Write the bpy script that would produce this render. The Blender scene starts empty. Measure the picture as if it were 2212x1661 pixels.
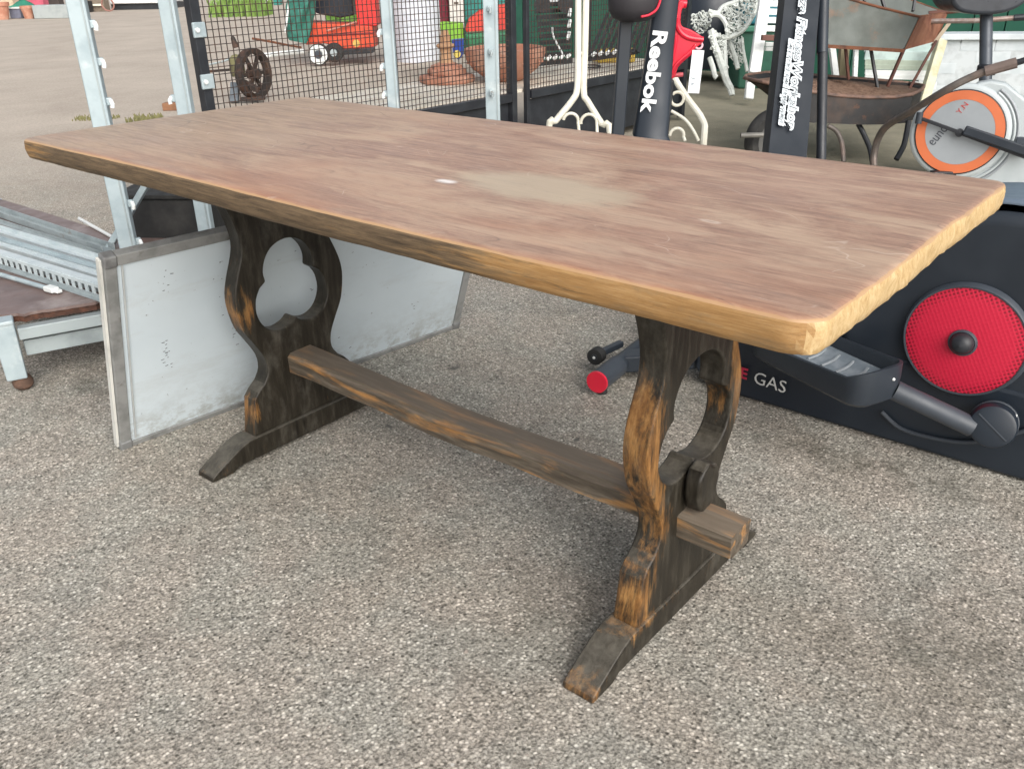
import bpy, math, random
from mathutils import Vector, Matrix, geometry
random.seed(7)
S = bpy.context.scene
C = S.collection
PI = math.pi
R = math.radians

# ---------------------------------------------------------------- camera
CAM = Vector((1.9621, -0.7639, 1.0714))
YAW, PITCH, ROLL, FPX = -0.7016, 0.45095, -0.01904, 1890.17
_fw = Vector((math.sin(YAW) * math.cos(PITCH), math.cos(YAW) * math.cos(PITCH), -math.sin(PITCH)))
_rt = Vector((math.cos(YAW), -math.sin(YAW), 0))
_up = _rt.cross(_fw)
RT = _rt * math.cos(ROLL) + _up * math.sin(ROLL)
UP = -_rt * math.sin(ROLL) + _up * math.cos(ROLL)
FW = _fw
cd = bpy.data.cameras.new('camera')
cam = bpy.data.objects.new('camera', cd)
C.objects.link(cam)
M3 = Matrix((RT, UP, -FW)).transposed()
cam.matrix_world = Matrix.Translation(CAM) @ M3.to_4x4()
cd.sensor_width = 36
cd.lens = FPX / 2212 * 36
cd.clip_start = 0.05
cd.clip_end = 400
S.camera = cam

# ---------------------------------------------------------------- sky, light, exposure
SUN_EL, SUN_AZ = R(34), R(118)          # compass style: direction the light comes from
w = bpy.data.worlds.new('World'); S.world = w; w.use_nodes = True
nt = w.node_tree; nt.nodes.clear()
sky = nt.nodes.new('ShaderNodeTexSky'); sky.sky_type = 'NISHITA'; sky.sun_disc = False
sky.sun_elevation = SUN_EL; sky.sun_rotation = SUN_AZ
sky.dust_density = 4; sky.air_density = 1.0; sky.ozone_density = 1.0
hs = nt.nodes.new('ShaderNodeHueSaturation'); hs.inputs['Saturation'].default_value = 0.30
hs.inputs['Value'].default_value = 1.05
bg = nt.nodes.new('ShaderNodeBackground'); bg.inputs['Strength'].default_value = 0.15
wo = nt.nodes.new('ShaderNodeOutputWorld')
nt.links.new(sky.outputs[0], hs.inputs['Color']); nt.links.new(hs.outputs[0], bg.inputs['Color']); nt.links.new(bg.outputs[0], wo.inputs['Surface'])
sd = bpy.data.lights.new('sun', 'SUN'); sd.energy = 1.5; sd.angle = R(60); sd.color = (1, 0.95, 0.88)
sun = bpy.data.objects.new('sun', sd); C.objects.link(sun)
sdir = Vector((math.sin(SUN_AZ) * math.cos(SUN_EL), math.cos(SUN_AZ) * math.cos(SUN_EL), math.sin(SUN_EL)))
sun.rotation_euler = sdir.to_track_quat('Z', 'Y').to_euler()
S.view_settings.view_transform = 'Standard'
S.view_settings.look = 'None'
S.view_settings.exposure = 0.40
S.view_settings.gamma = 1
S.render.engine = 'CYCLES'

# ---------------------------------------------------------------- survey helpers: sight lines measured from the photograph -> real points
def ray(x, y):
    return (FW * FPX + RT * (x - 1106) + UP * (830.5 - y)).normalized()
def gp(x, y, z=0.0):
    d = ray(x, y); return CAM + d * ((z - CAM.z) / d.z)
def pd(x, y, dep):
    d = ray(x, y); return CAM + d * (dep / d.dot(FW))
def py(x, y, Y):
    d = ray(x, y); return CAM + d * ((Y - CAM.y) / d.y)
RH = Vector((math.cos(YAW), -math.sin(YAW), 0))       # level direction to the right of the view
FH = Vector((math.sin(YAW), math.cos(YAW), 0))        # level direction away
ANG = -YAW
def foot(x, y, dep):
    p = pd(x, y, dep); return Vector((p.x, p.y, 0))

# ---------------------------------------------------------------- materials
_m = {}
def nn(t, k, **kw):
    n = t.nodes.new(k)
    for a, b in kw.items():
        if a in n.inputs: n.inputs[a].default_value = b
        else: setattr(n, a, b)
    return n
def c4(c): return (c[0], c[1], c[2], 1)
def ramp(t, fac, stops):
    r = t.nodes.new('ShaderNodeValToRGB'); e = r.color_ramp.elements
    while len(e) < len(stops): e.new(0.5)
    for i, (p, c) in enumerate(stops):
        e[i].position = p; e[i].color = c4(c) if not isinstance(c, (int, float)) else (c, c, c, 1)
    t.links.new(fac, r.inputs[0]); return r.outputs[0]
def mix(t, f, a, b, mode='MIX'):
    n = t.nodes.new('ShaderNodeMix'); n.data_type = 'RGBA'; n.blend_type = mode
    for s, v in ((0, f), (6, a), (7, b)):
        if hasattr(v, 'is_linked') or hasattr(v, 'links'): t.links.new(v, n.inputs[s])
        else: n.inputs[s].default_value = v if s == 0 else c4(v)
    return n.outputs[2]
def coords(t, scale=(1, 1, 1), kind='Object', loc=(0, 0, 0), rot=(0, 0, 0)):
    tc = t.nodes.new('ShaderNodeTexCoord'); mp = t.nodes.new('ShaderNodeMapping')
    mp.inputs['Scale'].default_value = scale; mp.inputs['Location'].default_value = loc; mp.inputs['Rotation'].default_value = rot
    t.links.new(tc.outputs[kind], mp.inputs[0]); return mp.outputs[0]
def noise(t, vec, scale, detail=4, rough=0.55, dist=0.0):
    n = nn(t, 'ShaderNodeTexNoise'); n.inputs['Scale'].default_value = scale; n.inputs['Detail'].default_value = detail
    n.inputs['Roughness'].default_value = rough; n.inputs['Distortion'].default_value = dist
    t.links.new(vec, n.inputs['Vector']); return n.outputs['Fac']
def bump(t, h, strength, dist):
    b = t.nodes.new('ShaderNodeBump'); b.inputs['Strength'].default_value = strength; b.inputs['Distance'].default_value = dist
    t.links.new(h, b.inputs['Height']); return b.outputs[0]
def base(name):
    m = bpy.data.materials.new(name); m.use_nodes = True
    t = m.node_tree; return m, t, t.nodes['Principled BSDF']
def mat(name, col, rough=0.6, metal=0.0, col2=None, sc=12, lo=0.45, hi=0.65, bs=0.15, bd=0.002, bsc=80, scale=(1, 1, 1), spec=0.5, dirt=None, dlo=.58, dhi=.72, dsc=5):
    if name in _m: return _m[name]
    m, t, p = base(name)
    v = coords(t, scale)
    if col2 is None: col2 = tuple(x * 0.78 for x in col)
    c = mix(t, ramp(t, noise(t, v, sc, 6), [(lo, 0.0), (hi, 1.0)]), col, col2)
    if dirt: c = mix(t, ramp(t, noise(t, coords(t, scale, loc=(3, 7, 1)), dsc, 8, .7), [(dlo, 0.0), (dhi, 1.0)]), c, dirt)
    t.links.new(c, p.inputs['Base Color'])
    rr = ramp(t, noise(t, v, sc * 2.3, 4), [(0.3, max(rough - .08, .05)), (0.7, min(rough + .1, 1))])
    t.links.new(rr, p.inputs['Roughness'])
    p.inputs['Metallic'].default_value = metal
    p.inputs['Specular IOR Level'].default_value = spec
    if bs: t.links.new(bump(t, noise(t, v, bsc, 4), bs, bd), p.inputs['Normal'])
    _m[name] = m; return m

# --- ground: exposed-aggregate yard
def ground_material():
    m, t, p = base('aggregate_yard')
    v = coords(t)
    def vor(scale, rnd=1.0):
        n = nn(t, 'ShaderNodeTexVoronoi'); n.inputs['Scale'].default_value = scale; n.inputs['Randomness'].default_value = rnd
        t.links.new(v, n.inputs['Vector']); return n
    a = vor(150); b = vor(70)
    sep = t.nodes.new('ShaderNodeSeparateColor'); t.links.new(a.outputs['Color'], sep.inputs[0])
    stone = ramp(t, sep.outputs[0], [(0.0, (0.06, 0.057, 0.050)), (0.20, (0.18, 0.172, 0.152)), (0.45, (0.37, 0.352, 0.318)), (0.80, (0.57, 0.54, 0.495)), (1.0, (0.80, 0.77, 0.72))])
    fine = noise(t, v, 210, 4, .7)
    matrix = mix(t, ramp(t, fine, [(0.35, 0.0), (0.65, 1.0)]), (0.105, 0.100, 0.09), (0.50, 0.475, 0.435))
    edge = ramp(t, a.outputs['Distance'], [(0.25, 0.0), (0.62, 1.0)])
    c = mix(t, edge, stone, matrix)
    c = mix(t, .08, c, matrix)
    big = noise(t, v, 1.3, 5, .6); med = noise(t, v, 9, 9, .78)
    tint = mix(t, ramp(t, noise(t, coords(t, loc=(9, 4, 0)), 5.5, 4), [(0.42, 0.0), (0.6, 1.0)]), (1.05, 1.0, 0.945), (1.0, 1.0, 0.96))
    c = mix(t, 1.0, c, tint, 'MULTIPLY')
    dk = ramp(t, med, [(0.30, (0.58, 0.58, 0.57)), (0.46, (1, 1, 1)), (0.72, (1.15, 1.14, 1.12))])
    c = mix(t, 0.85, c, dk, 'MULTIPLY')
    c = mix(t, 0.8, c, ramp(t, big, [(0.36, (0.84, 0.84, 0.82)), (0.55, (1, 1, 1))]), 'MULTIPLY')
    # scattered oil spots
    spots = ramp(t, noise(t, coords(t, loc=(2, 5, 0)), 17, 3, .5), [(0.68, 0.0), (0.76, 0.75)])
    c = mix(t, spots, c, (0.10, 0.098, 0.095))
    pits = ramp(t, noise(t, coords(t, loc=(6, 1, 0)), 62, 6, .75), [(0.53, 0.0), (0.66, .62)])
    c = mix(t, pits, c, (0.085, 0.080, 0.070))
    pale = ramp(t, noise(t, coords(t, loc=(1, 9, 0)), 85, 5, .75), [(0.58, 0.0), (0.70, .38)])
    c = mix(t, pale, c, (0.66, 0.64, 0.59))
    for (cx_, cy_, rx_, ry_, rot_, am_) in ((1.45, 1.10, .75, .10, .05, .62), (1.22, .20, .16, .26, .2, .45), (.25, .42, .12, .36, 0, .45), (1.75, .55, .35, .22, .3, .40), (.95, .75, .30, .22, .6, .35), (-.42, .25, .22, .35, .2, .55), (2.1, .75, .5, .25, .2, .4)):  # darker ellipses by the machine base, legs and feet, broken up by noise
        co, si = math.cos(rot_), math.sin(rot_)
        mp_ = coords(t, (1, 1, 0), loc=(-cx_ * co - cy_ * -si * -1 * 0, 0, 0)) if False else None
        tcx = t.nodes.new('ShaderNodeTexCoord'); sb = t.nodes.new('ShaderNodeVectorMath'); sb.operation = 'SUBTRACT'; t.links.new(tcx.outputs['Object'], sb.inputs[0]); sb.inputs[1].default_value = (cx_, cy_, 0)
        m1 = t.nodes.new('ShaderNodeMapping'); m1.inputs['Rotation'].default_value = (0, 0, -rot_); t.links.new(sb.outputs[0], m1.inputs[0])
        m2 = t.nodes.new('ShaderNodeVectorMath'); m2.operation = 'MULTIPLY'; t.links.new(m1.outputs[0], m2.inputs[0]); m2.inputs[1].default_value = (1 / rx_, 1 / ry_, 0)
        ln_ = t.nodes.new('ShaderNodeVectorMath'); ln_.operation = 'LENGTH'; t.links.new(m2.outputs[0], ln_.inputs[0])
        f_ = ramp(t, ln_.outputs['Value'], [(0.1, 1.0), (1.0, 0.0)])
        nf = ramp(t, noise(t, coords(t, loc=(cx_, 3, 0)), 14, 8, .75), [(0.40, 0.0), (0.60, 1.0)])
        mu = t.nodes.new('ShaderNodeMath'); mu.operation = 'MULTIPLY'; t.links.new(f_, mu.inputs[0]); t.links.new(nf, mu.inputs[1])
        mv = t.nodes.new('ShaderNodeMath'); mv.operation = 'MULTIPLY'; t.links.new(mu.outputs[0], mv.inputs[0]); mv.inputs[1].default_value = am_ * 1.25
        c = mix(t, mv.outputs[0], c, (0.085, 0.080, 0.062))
    chips = nn(t, 'ShaderNodeTexVoronoi'); chips.inputs['Scale'].default_value = 26; t.links.new(v, chips.inputs['Vector'])
    cm = ramp(t, chips.outputs['Distance'], [(0.06, 1.0), (0.11, 0.0)])
    sc2 = t.nodes.new('ShaderNodeSeparateColor'); t.links.new(chips.outputs['Color'], sc2.inputs[0])
    cm2 = ramp(t, sc2.outputs[1], [(0.66, 0.0), (0.70, 1.0)])
    mm = t.nodes.new('ShaderNodeMath'); mm.operation = 'MULTIPLY'; t.links.new(cm, mm.inputs[0]); t.links.new(cm2, mm.inputs[1])
    c = mix(t, mm.outputs[0], c, (0.68, 0.65, 0.6))
    # farther yard is a smoother warm tarmac / concrete
    geo = t.nodes.new('ShaderNodeNewGeometry'); vm = t.nodes.new('ShaderNodeVectorMath'); vm.operation = 'DOT_PRODUCT'
    t.links.new(geo.outputs['Position'], vm.inputs[0]); vm.inputs[1].default_value = tuple(FH)
    add = t.nodes.new('ShaderNodeMath'); add.operation = 'ADD'; t.links.new(vm.outputs['Value'], add.inputs[0])
    ns = t.nodes.new('ShaderNodeMath'); ns.operation = 'MULTIPLY'; ns.inputs[1].default_value = 1.0; t.links.new(med, ns.inputs[0]); t.links.new(ns.outputs[0], add.inputs[1])
    far = nn(t, 'ShaderNodeMapRange'); t.links.new(add.outputs[0], far.inputs[0]); far.inputs[1].default_value = 2.2; far.inputs[2].default_value = 5.0
    tarmac = mix(t, ramp(t, noise(t, coords(t, (1, .8, 1), rot=(0, 0, .9)), 1.1, 9, .72), [(0.3, 0.0), (0.7, 1.0)]), (0.37, 0.32, 0.27), (0.50, 0.44, 0.375))
    tarmac = mix(t, .6, tarmac, ramp(t, noise(t, v, 45, 5, .8), [(.3, (.6, .6, .6)), (.7, (1.3, 1.3, 1.3))]), 'MULTIPLY')
    c = mix(t, far.outputs[0], c, tarmac)
    # greenish, smoother concrete apron to the right rear
    vr = t.nodes.new('ShaderNodeVectorMath'); vr.operation = 'DOT_PRODUCT'; t.links.new(geo.outputs['Position'], vr.inputs[0]); vr.inputs[1].default_value = tuple(RH)
    gx = nn(t, 'ShaderNodeMapRange'); t.links.new(vr.outputs['Value'], gx.inputs[0]); gx.inputs[1].default_value = 1.4; gx.inputs[2].default_value = 2.3
    gy = nn(t, 'ShaderNodeMapRange'); t.links.new(add.outputs[0], gy.inputs[0]); gy.inputs[1].default_value = 2.6; gy.inputs[2].default_value = 3.4
    mg = t.nodes.new('ShaderNodeMath'); mg.operation = 'MULTIPLY'; t.links.new(gx.outputs[0], mg.inputs[0]); t.links.new(gy.outputs[0], mg.inputs[1])
    conc = mix(t, ramp(t, noise(t, v, 4, 7, .65), [(0.35, 0.0), (0.7, 1.0)]), (0.30, 0.275, 0.205), (0.215, 0.20, 0.15))
    c = mix(t, mg.outputs[0], c, conc)
    t.links.new(c, p.inputs['Base Color'])
    p.inputs['Roughness'].default_value = 0.92; p.inputs['Specular IOR Level'].default_value = 0.25
    h = mix(t, 0.5, a.outputs['Distance'], fine)
    h = mix(t, 0.3, h, b.outputs['Distance'])
    t.links.new(bump(t, h, 1.0, 0.0045), p.inputs['Normal'])
    return m

# --- table woods
def top_material():
    m, t, p = base('table_top_wood')
    v = coords(t, (1, 1, 1))
    g1 = noise(t, coords(t, (2.6, 30, 26)), 3.0, 14, .84, .25)
    g2 = noise(t, coords(t, (6, 95, 95), loc=(3, 1, 0)), 2.4, 8, .8, .1)
    cloud = noise(t, coords(t, (1, 3.4, 1), loc=(4, 2, 0)), 2.9, 9, .72, .8)
    warm = ramp(t, g1, [(0.28, (0.215, 0.115, 0.078)), (0.44, (0.32, 0.185, 0.127)), (0.57, (0.42, 0.262, 0.180)), (0.72, (0.55, 0.385, 0.275))])
    c = mix(t, ramp(t, g2, [(0.41, 0.62), (0.52, 0.0)]), warm, (0.155, 0.082, 0.058))
    c = mix(t, ramp(t, cloud, [(0.46, 0.0), (0.60, 0.6)]), c, (0.52, 0.385, 0.275))
    c = mix(t, ramp(t, noise(t, coords(t, (1.2, 3.0, 1), loc=(12, 5, 0)), 3.3, 9, .75, .9), [(0.50, 0.0), (0.66, 0.28)]), c, (0.21, 0.125, 0.09))
    c = mix(t, ramp(t, noise(t, coords(t, (1.0, 2.2, 1), loc=(22, 9, 0)), 2.2, 7, .7, .5), [(0.50, 0.0), (0.68, 0.38)]), c, (0.44, 0.23, 0.14))
    # redder flame in the middle, greyer and browner at the left end
    sx = t.nodes.new('ShaderNodeSeparateXYZ'); t.links.new(v, sx.inputs[0])
    lf = nn(t, 'ShaderNodeMapRange'); t.links.new(sx.outputs[0], lf.inputs[0]); lf.inputs[1].default_value = 0.75; lf.inputs[2].default_value = 0.1
    lf.inputs[3].default_value = 0; lf.inputs[4].default_value = 0.72
    c = mix(t, lf.outputs[0], c, mix(t, ramp(t, g1, [(.36, 0.0), (.6, 1.0)]), (0.16, 0.115, 0.078), (0.44, 0.32, 0.215)))
    # orange sun-faded band along the near edge
    nb = nn(t, 'ShaderNodeMapRange'); t.links.new(sx.outputs[1], nb.inputs[0]); nb.inputs[1].default_value = 0.14; nb.inputs[2].default_value = 0.0
    nb.inputs[3].default_value = 0; nb.inputs[4].default_value = 1.0
    nbm = t.nodes.new('ShaderNodeMath'); nbm.operation = 'MULTIPLY'; t.links.new(nb.outputs[0], nbm.inputs[0]); t.links.new(ramp(t, noise(t, coords(t, (1, 4, 1), loc=(7, 0, 0)), 3, 5), [(.42, 0.05), (.62, .6)]), nbm.inputs[1])
    c = mix(t, nbm.outputs[0], c, mix(t, ramp(t, g1, [(.35, 0.0), (.65, 1.0)]), (0.30, 0.12, 0.06), (0.50, 0.25, 0.13)))
    # dull bleached stains: distance to a few centres, with a ragged rim
    def stain(cx, cy, rx, ry, col, amt, soft=.35, seed=0):
        nonlocal c
        mp = coords(t, (1 / rx, 1 / ry, 0), loc=(-cx / rx, -cy / ry, 0))
        wv = t.nodes.new('ShaderNodeVectorMath'); wv.operation = 'LENGTH'; t.links.new(mp, wv.inputs[0])
        jit = noise(t, coords(t, (1, 1, 1) if rx > .05 else (3, 6, 3), loc=(seed, 0, 0)), 11 if rx > .05 else 14, 7, .75)
        s = t.nodes.new('ShaderNodeMath'); s.operation = 'MULTIPLY_ADD'; t.links.new(jit, s.inputs[0]); s.inputs[1].default_value = .75; t.links.new(wv.outputs['Value'], s.inputs[2])
        f = ramp(t, s.outputs[0], [(max(.0, (1.30 - soft)) / 2, amt), (1.42 / 2, 0.0)])
        h = t.nodes.new('ShaderNodeMath'); h.operation = 'MULTIPLY'; h.inputs[1].default_value = 0.5; t.links.new(s.outputs[0], h.inputs[0])
        f = ramp(t, h.outputs[0], [(max(.0, (1.30 - soft)) / 2, amt), (1.42 / 2, 0.0)])
        t.nodes.remove(s.outputs[0].links[0].to_node) if False else None
        c = mix(t, f, c, col)
        return f
    a1 = gp(1165, 405, .76); a2 = gp(963, 392, .76); a3 = gp(1340, 320, .76); a4 = gp(1750, 400, .76); a5 = gp(560, 300, .76)
    stain(a1.x, a1.y, .185, .082, (0.47, 0.39, 0.28), .72, .25, 1)
    stain(a3.x, a3.y, .22, .05, (0.48, 0.34, 0.25), .32, .7, 2)
    stain(a4.x, a4.y, .16, .16, (0.46, 0.30, 0.23), .25, .8, 3)
    stain(a5.x, a5.y, .20, .13, (0.46, 0.35, 0.25), .3, .8, 5)
    sp = stain(a2.x, a2.y, .024, .013, (0.80, 0.76, 0.73), .9, .5, 4)
    # dark ink-like streaks at the left and faint scratches
    st = ramp(t, noise(t, coords(t, (2.6, 9, 1), loc=(1.4, 6, 0)), 2.6, 10, .84), [(0.57, 0.0), (0.70, .65)])
    c = mix(t, st, c, (0.105, 0.088, 0.085))
    fl = ramp(t, noise(t, coords(t, (9, 60, 1), loc=(8, 3, 0)), 2.2, 9, .8), [(0.60, 0.0), (0.75, .6)])
    c = mix(t, fl, c, (0.56, 0.42, 0.32))
    # hairline scratches and ring marks
    for (sc_, lo_, col_, am_) in ((4.2, .0022, (0.66, 0.56, 0.47), .55), (2.3, .0016, (0.10, 0.07, 0.06), .5)):
        nz_ = noise(t, coords(t, (1, 1.7, 1), loc=(sc_, 2, 0), rot=(0, 0, .5)), sc_, 2, .5, .4)
        sb_ = t.nodes.new('ShaderNodeMath'); sb_.operation = 'SUBTRACT'; t.links.new(nz_, sb_.inputs[0]); sb_.inputs[1].default_value = .52
        ab_ = t.nodes.new('ShaderNodeMath'); ab_.operation = 'ABSOLUTE'; t.links.new(sb_.outputs[0], ab_.inputs[0])
        ln_ = ramp(t, ab_.outputs[0], [(0.0, am_), (lo_, 0.0)])
        gate = ramp(t, noise(t, coords(t, loc=(7, sc_, 0)), 6, 5, .7), [(.52, 0.0), (.6, 1.0)])
        ml = t.nodes.new('ShaderNodeMath'); ml.operation = 'MULTIPLY'; t.links.new(ln_, ml.inputs[0]); t.links.new(gate, ml.inputs[1])
        c = mix(t, ml.outputs[0], c, col_)
    # worn arris blending to bare oak
    at = t.nodes.new('ShaderNodeAttribute'); at.attribute_name = 'rim'
    rn = t.nodes.new('ShaderNodeMath'); rn.operation = 'MULTIPLY_ADD'; rn.inputs[1].default_value = .6; t.links.new(noise(t, coords(t, (3, 3, 3)), 8, 6, .7), rn.inputs[0]); t.links.new(at.outputs['Fac'], rn.inputs[2])
    ef = ramp(t, rn.outputs[0], [(0.95, 0.0), (1.25, .8)])
    c = mix(t, ef, c, (0.46, 0.29, 0.15))
    t.links.new(c, p.inputs['Base Color'])
    rr = ramp(t, cloud, [(0.35, 0.36), (0.7, 0.50)])
    t.links.new(rr, p.inputs['Roughness'])
    p.inputs['Specular IOR Level'].default_value = 0.42
    t.links.new(bump(t, mix(t, .5, g1, g2), 0.22, 0.0012), p.inputs['Normal'])
    return m
def edge_material():
    m, t, p = base('table_edge_wood')
    v = coords(t)
    g = noise(t, coords(t, (3.5, 24, 70)), 3, 11, .78, .3)
    sep = t.nodes.new('ShaderNodeSeparateXYZ'); t.links.new(v, sep.inputs[0])
    oak = ramp(t, g, [(0.3, (0.20, 0.10, 0.035)), (0.5, (0.34, 0.19, 0.070)), (0.72, (0.48, 0.31, 0.145))])
    oak = mix(t, ramp(t, noise(t, coords(t, (2, 6, 9), loc=(3, 3, 3)), 6, 9, .8), [(.50, 0.0), (.66, .6)]), oak, (0.20, 0.145, 0.085))
    # dark worn varnish along the middle and left of the front edge
    prof = ramp(t, sep.outputs[0], [(0.0, .50), (0.06, .56), (0.22, .66), (0.55, .60), (0.78, .62), (0.98, .56), (1.0, .50)])
    s = t.nodes.new('ShaderNodeMath'); s.operation = 'MULTIPLY'; s.inputs[1].default_value = 1 / 1.6; t.links.new(sep.outputs[0], s.inputs[0])
    prof = ramp(t, s.outputs[0], [(0.0, .56), (0.06, .66), (0.13, .90), (0.35, .84), (0.50, .88), (0.62, .76), (0.74, .74), (0.82, .54), (1.0, .38)])
    nz = noise(t, coords(t, (2.6, 9, 42), loc=(2, 0, 1)), 3, 9, .72, .5)
    ad = t.nodes.new('ShaderNodeMath'); ad.operation = 'ADD'; t.links.new(prof, ad.inputs[0]); t.links.new(nz, ad.inputs[1])
    dm = ramp(t, ad.outputs[0], [(1.10 / 2, 0), (1.26 / 2, 1)])
    hf = t.nodes.new('ShaderNodeMath'); hf.operation = 'MULTIPLY'; hf.inputs[1].default_value = .5; t.links.new(ad.outputs[0], hf.inputs[0])
    dm = ramp(t, hf.outputs[0], [(.515, 0.0), (.60, .95)])
    c = mix(t, dm, oak, mix(t, ramp(t, g, [(.35, 0.0), (.6, 1.0)]), (0.034, 0.026, 0.018), (0.165, 0.115, 0.068)))
    # pale rough-hewn end grain
    geo = t.nodes.new('ShaderNodeNewGeometry'); sn = t.nodes.new('ShaderNodeSeparateXYZ'); t.links.new(geo.outputs['True Normal'], sn.inputs[0])
    en = ramp(t, sn.outputs[0], [(0.55, 0.0), (0.8, 1.0)])
    eg = noise(t, coords(t, (9, 26, 12), loc=(0, 2, 0)), 4.2, 10, .82, .5)
    endc = ramp(t, eg, [(0.28, (0.33, 0.19, 0.07)), (0.47, (0.50, 0.345, 0.165)), (0.7, (0.70, 0.56, 0.34))])
    c = mix(t, en, c, endc)
    t.links.new(c, p.inputs['Base Color'])
    p.inputs['Roughness'].default_value = .62; p.inputs['Specular IOR Level'].default_value = .35
    t.links.new(bump(t, mix(t, .6, g, eg), 0.5, 0.003), p.inputs['Normal'])
    return m
def leg_material(name, amount, spots=()):
    m, t, p = base(name)
    v = coords(t)
    g = noise(t, coords(t, (14, 14, 2.2)), 4, 9, .7, .4)
    dark = ramp(t, g, [(0.3, (0.0085, 0.007, 0.005)), (0.5, (0.022, 0.0185, 0.013)), (0.66, (0.048, 0.042, 0.032)), (0.85, (0.09, 0.082, 0.066))])
    oak = ramp(t, noise(t, coords(t, (20, 20, 3), loc=(1, 1, 1)), 4, 9, .75), [(0.3, (0.075, 0.032, 0.011)), (0.5, (0.24, 0.115, 0.036)), (0.7, (0.42, 0.235, 0.085))])
    worn = noise(t, coords(t, (9, 9, 2.0), loc=(5, 2, 3)), 2.4, 11, .80, .3)
    geo = t.nodes.new('ShaderNodeNewGeometry')
    sy = t.nodes.new('ShaderNodeSeparateXYZ'); t.links.new(v, sy.inputs[0])
    ay = t.nodes.new('ShaderNodeMath'); ay.operation = 'SUBTRACT'; t.links.new(sy.outputs[1], ay.inputs[0]); ay.inputs[1].default_value = .394
    ab = t.nodes.new('ShaderNodeMath'); ab.operation = 'ABSOLUTE'; t.links.new(ay.outputs[0], ab.inputs[0])
    far_ = ramp(t, ab.outputs[0], [(0.115, 0.0), (0.160, .05)])
    zz = ramp(t, sy.outputs[2], [(0.0, .03), (0.08, .0), (0.14, .0)])
    hz = ramp(t, sy.outputs[2], [(0.50, 0.0), (0.66, .10)])
    s1 = t.nodes.new('ShaderNodeMath'); s1.operation = 'ADD'; t.links.new(far_, s1.inputs[0]); t.links.new(zz, s1.inputs[1])
    s2 = t.nodes.new('ShaderNodeMath'); s2.operation = 'SUBTRACT'; t.links.new(s1.outputs[0], s2.inputs[0]); t.links.new(hz, s2.inputs[1])
    last = s2.outputs[0]
    for (cy_, cz_, ry_, rz_, am_) in spots:
        lv = coords(t, (0, 1 / ry_, 1 / rz_), loc=(0, -cy_ / ry_, -cz_ / rz_))
        ln = t.nodes.new('ShaderNodeVectorMath'); ln.operation = 'LENGTH'; t.links.new(lv, ln.inputs[0])
        f1 = ramp(t, ln.outputs['Value'], [(0.0, am_), (1.0, 0.0)])
        s3 = t.nodes.new('ShaderNodeMath'); s3.operation = 'ADD'; t.links.new(last, s3.inputs[0]); t.links.new(f1, s3.inputs[1]); last = s3.outputs[0]
    pt = last
    stri = noise(t, coords(t, (1, 1, .10), loc=(2, 2, 0)), 75, 6, .7)
    wm = t.nodes.new('ShaderNodeMath'); wm.operation = 'MULTIPLY_ADD'; wm.inputs[1].default_value = .45; t.links.new(stri, wm.inputs[0]); t.links.new(worn, wm.inputs[2])
    wn = t.nodes.new('ShaderNodeMath'); wn.operation = 'SUBTRACT'; t.links.new(wm.outputs[0], wn.inputs[0]); wn.inputs[1].default_value = .225
    ad = t.nodes.new('ShaderNodeMath'); ad.operation = 'ADD'; t.links.new(wn.outputs[0], ad.inputs[0]); t.links.new(pt, ad.inputs[1])
    f = ramp(t, ad.outputs[0], [(.66 - amount, 0.0), (.82 - amount, .95)])
    c = mix(t, f, dark, oak)
    # dust lying on upward faces and dull grey bloom
    dust = ramp(t, noise(t, coords(t, (5, 5, 3), loc=(0, 8, 0)), 3, 6, .7), [(0.52, 0.0), (0.72, .38)])
    c = mix(t, dust, c, (0.125, 0.118, 0.100))
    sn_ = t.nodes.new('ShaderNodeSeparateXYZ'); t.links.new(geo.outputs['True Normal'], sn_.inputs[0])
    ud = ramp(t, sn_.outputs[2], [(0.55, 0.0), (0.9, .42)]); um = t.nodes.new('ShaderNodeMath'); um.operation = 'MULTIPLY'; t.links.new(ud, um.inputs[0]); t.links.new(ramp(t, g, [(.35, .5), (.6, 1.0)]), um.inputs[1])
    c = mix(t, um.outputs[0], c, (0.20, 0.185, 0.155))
    t.links.new(c, p.inputs['Base Color'])
    t.links.new(ramp(t, g, [(.3, .36), (.7, .55)]), p.inputs['Roughness']); p.inputs['Specular IOR Level'].default_value = .3
    t.links.new(bump(t, g, 0.45, 0.002), p.inputs['Normal'])
    return m

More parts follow.
